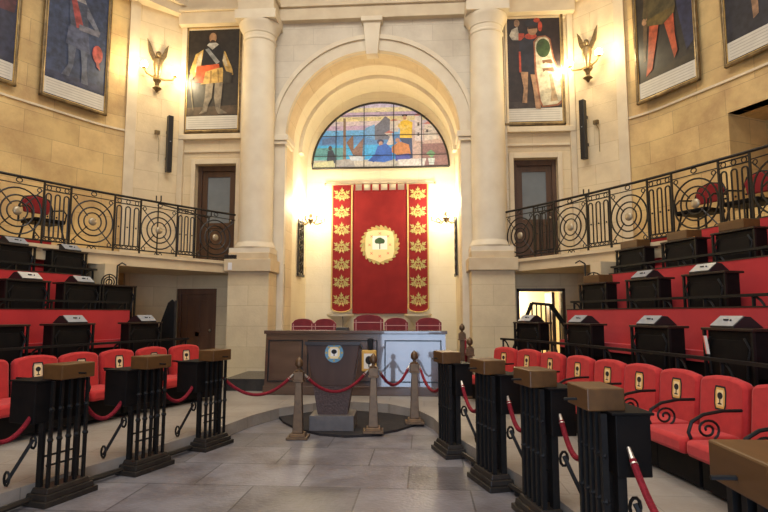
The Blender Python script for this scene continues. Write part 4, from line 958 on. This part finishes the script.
for i, s in enumerate([1.90, 2.78]):
    gdesk(-1, 4, s, 1.86, 'black desk in the top row on the left side, %s from the stage' % ORD[i], clab='silver voting console on the %s top-row desk from the stage, left side' % ORD[i])
t = empty('leaflet', (0,0,0), 0, 'white and red leaflet leaning inside the nearest second-row desk on the right', 'leaflet')
place(t, R1, 4.60, .215, 1, 1.14); t.rotation_euler.x = R(8)
mb = MB(); mb.box(-.02, .02, -.003, .0, 0, .17); mb.build('page', M['paper'], t, 0)
mb = MB(); mb.box(-.035, -.02, -.004, .0, 0, .17); mb.build('red_spine', M['red_thread'], t, 0)

# ---- stair railings at the row ends
t = empty('stair_railing', (3.28, 10.6, .15), 0, 'black iron stair railing with vertical bars in front of the lower right doorway', 'railing')
mb = MB(); A = (-.52, 0, .72); B = (-.17, 0, 1.56); C_ = (.17, 0, 1.53); D_ = (.52, 0, 1.0)
mb.tube([A, B], .035, 6); mb.tube([B, C_], .028, 6); mb.tube([C_, D_], .045, 6); mb.tube([(-.52,0,.3),(.52,0,.3)], .015, 5); mb.build('top_rail', M['black'], t)
def zrail(x): return .72+(x+.52)/.35*.84 if x < -.17 else (1.55 if x < .17 else 1.53-(x-.17)/.35*.53)
for i in range(13):
    x = -.5+i*.083; mb = MB(); mb.bar((x,0,0), (x,0,zrail(x)), .015, 5); mb.build('baluster', M['black'], t)
t = empty('stair_side_screen', (-3.3, 9.75, .15), R(8), 'black slanting screen at the end of the left rows beside the dark door', 'screen')
mb = MB(); mb.prism([(-.36,.0),(-.02,.0),(-.02,1.56),(-.07,1.62),(-.14,1.56),(-.36,.9)], -.02, .03, 'y'); mb.build('screen_board', M['blackwood'], t, 0, .008)
mb = MB(); mb.box(-.02, .015, -.03, .04, 0, 1.6); mb.build('edge_post', M['base'], t, 0)
# ---- scrolled iron end brackets under the balcony ends
for sg, side in ((1, 'right'), (-1, 'left')):
    q = R1.at(1.32 if sg > 0 else 1.5, 1.1+tier_off(sg), sg); mb = MB(); z0 = 1.25
    mb.bar((0,0,0), (0,0,1.05), .014, 5)
    mb.tube([(-sg*.0,0,1.05),(-sg*.08,0,1.1),(-sg*.15,0,1.06)], .012, 5)
    for r_, zc in ((.13,.78),(.09,.78),(.05,.78),(.08,.5),(.04,.5),(.07,.25)): mb.ring((sg*.13, 0, zc), r_, .011, n=16)
    mb.bar((sg*.13,0,0), (sg*.13,0,.9), .010, 5)
    o = mb.build('scrolled_end_bracket', M['iron'], None); o.location = (q[0], q[1], z0); tag(o, 'scrolled black iron end piece at the stage end of the third row, %s side' % side, 'ironwork')

# ---- chairs on the balcony
def bal_chair():
    t = empty('balcony_chair')
    prof = [(-.2,.62),(.2,.62),(.24,.8)]+[(.2*math.cos(R(q)), .84+.07*math.sin(R(q))) for q in range(0, 181, 30)]+[(-.24,.8)]
    mb = MB(); mb.prism(prof, .19, .24, 'y'); mb.build('backrest', M['velvet'], t, 0, .02)
    mb = MB(); mb.box(-.25, .25, -.25, .2, .42, .49); mb.build('seat', M['blackwood'], t, 0, .02)
    mb = MB(); mb.tube([(-.27,.22,.45),(-.27,.22,.72),(-.2,.22,.88),(0,.22,.93),(.2,.22,.88),(.27,.22,.72),(.27,.22,.45)], .016, 6)
    for sx in (-1, 1): mb.tube([(sx*.27,.22,.7),(sx*.29,-.1,.68),(sx*.28,-.2,.6),(sx*.26,-.2,.45)], .014, 6)
    mb.build('back_frame', M['black'], t)
    for sx in (-1, 1):
        for sy in (-1, 1): mb = MB(); mb.bar((sx*.2, sy*.18, .43), (sx*.27, sy*.25, .01), .016, 6); mb.build('leg', M['black'], t)
    return t
b0 = bal_chair()
for i, (s, sg, lab) in enumerate([(3.67, -1, 'black-framed balcony chair with red back behind the left railing'), (3.83, 1, 'black-framed balcony chair with red back behind the right railing, farther one'), (4.62, 1, 'black-framed balcony chair with red back behind the right railing, nearest the frame edge')]):
    t = b0 if i == 0 else copy_tree(b0); place(t, BC, s, .55, sg, ZB-.02, .0); tag(t, lab, 'chair', 'balcony chairs')

# ---- column speakers, junction boxes, small sign
for sg, side in ((-1, 'left'), (1, 'right')):
    nx, ny = -(12.1-11.27), -(5.13-4.36); m = math.hypot(nx, ny); nx, ny = nx/m*sg, ny/m
    cx, cy = sg*4.60, 11.84
    t = empty('column_speaker', (cx+nx*.14, cy+ny*.14, 4.62 if sg < 0 else 4.74), math.atan2(-(-nx), -ny), 'slim black column loudspeaker on the corner pilaster beneath the %s winged wall light' % side, 'loudspeaker')
    mb = MB(); mb.box(-.055, .055, -.06, .06, 0, 1.28); mb.build('cabinet', M['plastic'], t, 0, .008)
    mb = MB(); mb.box(-.03, .03, .06, .14, .3, .36); mb.box(-.03, .03, .06, .14, .9, .96); mb.build('wall_bracket', M['plastic'], t, 0)
    mb = MB(); mb.box(-.012, .012, -.065, -.06, .68, .70); mb.build('badge', M['silver'], t, 0)
    t = empty('junction_box', (cx+sg*.17+nx*.05, cy-.18+ny*.05, 5.45), math.atan2(nx, -ny), 'small grey wall box beside the %s loudspeaker' % side, 'wall box')
    mb = MB(); mb.box(-.05, .05, -.05, .02, 0, .08); mb.tube([(0,-.02,0),(.05,-.0,-.12),(.05,0,-.6)], .006, 4); tag(t); mb.build('box', M['frame'], t, 0)
t = empty('door_notice', (-2.85, 11.2, 2.44), 0, 'tiny white card on the balcony edge beside the left column', 'card')
mb = MB(); mb.box(-.04, .04, -.01, .0, -.03, .12); mb.build('card', M['paper'], t, 0)
t = empty('floor_box', (-2.86, 11.4, ZB), 0, 'small black box on the balcony edge at the foot of the left column', 'box')
mb = MB(); mb.box(-.16, .12, -.1, .1, 0, .14); mb.build('box', M['plastic'], t, 0, .01)

# ---- winged wall lights on the corner pilasters
for sg, side in ((-1, 'left'), (1, 'right')):
    nx, ny = -(12.1-11.27), -(5.13-4.36); m = math.hypot(nx, ny); nx, ny = nx/m*sg, ny/m
    cx, cy = (-4.84, 11.66) if sg < 0 else (4.70, 11.76)
    t = empty('winged_wall_light', (cx, cy, 6.66), math.atan2(nx, -ny), 'gilt winged figure wall light with two glowing lamps on the %s corner pilaster' % side, 'wall light')
    mb = MB(); mb.lathe([(.01,-.28),(.05,-.22),(.10,-.18),(.04,-.12),(.05,-.05),(.09,0),(.05,.06),(.07,.2),(.10,.36),(.09,.48),(.03,.54)], 12, 0, -.12); mb.ball((0,-.14,.60), .06, 10, sz=1.2); mb.box(-.05, .05, -.12, 0, .05, .15); mb.build('figure', M['antique'], t)
    for s_ in (-1, 1):
        mb = MB(); mb.prism([(s_*.03,.42),(s_*.12,.46),(s_*.2,.62),(s_*.24,.92),(s_*.17,.82),(s_*.1,.66),(s_*.03,.55)], -.10, -.07, 'y'); mb.build('wing', M['antique'], t, 0, .008)
        mb = MB(); mb.tube([(0,-.12,.08),(s_*.1,-.2,.02),(s_*.28,-.25,.05),(s_*.34,-.25,.14)], .018, 6); mb.lathe([(.02,.13),(.05,.15),(.055,.17)], 10, s_*.34, -.25); mb.build('lamp_arm', M['gilt'], t)
        mb = MB(); mb.ball((s_*.34,-.25,.22), .075, 10, sz=1.2); mb.build('lamp_globe', M['bulb'], t)
        point('lamp_light', (s_*.36, -.36, .24), 46, (1,.82,.50), .08, t)

# ---- candelabra wall lights in the apse, with iron back plates
for sg, side in ((-1, 'left'), (1, 'right')):
    t = empty('candelabra_wall_light', (sg*1.91, 13.5, 3.78), 0, 'branched candelabra wall light above an iron plate, %s wall of apse' % side, 'wall light')
    n = MB(); n.box(*sorted((-sg*.0, -sg*.03)), -.30, -.26, -1.32, .02); n.box(*sorted((-sg*.0, -sg*.03)), .26, .30, -1.32, .02); n.box(*sorted((0, -sg*.05)), -.32, .32, -1.36, -1.30)
    for i in range(6): n.ring((-sg*.02, -.13, -.1-.21*i), .11, .02, ax='x', n=12); n.ring((-sg*.02, .13, -.1-.21*i), .11, .02, ax='x', n=12); n.ring((-sg*.025, 0, -.1-.21*i), .06, .02, ax='x', n=10)
    n.bar((-sg*.02,0,-1.3), (-sg*.02,0,0), .014, 5); n.build('pierced_iron_plate', M['iron'], t)
    n = MB(); n.tube([(0,0,-.05),(-sg*.12,0,-.08),(-sg*.22,0,0),(-sg*.25,0,.1)], .022, 6); n.lathe([(.02,-.06),(.05,0),(.07,.05),(.03,.1),(.04,.16),(.02,.2)], 10, -sg*.25, 0); n.build('stem', M['antique'], t)
    for k in range(6):
        a = 2*math.pi*k/6; cx, cy = -sg*.32+.28*math.cos(a), .34*math.sin(a)
        n = MB(); n.tube([(-sg*.25,0,.02),(-sg*.25+(cx+sg*.25)*.5,cy*.5,-.06),(cx,cy,0),(cx,cy,.08)], .013, 5); n.lathe([(.03,.08),(.035,.09),(.015,.095)], 8, cx, cy); n.build('branch', M['antique'], t)
        n = MB(); n.lathe([(.012,.09),(.012,.17)], 6, cx, cy); n.ball((cx, cy, .20), .022, 8, sz=1.7); n.build('candle_bulb', M['bulb'], t)
    point('lamp_light', (-sg*.32, 0, .45), 92, (1,.87,.62), .15, t)
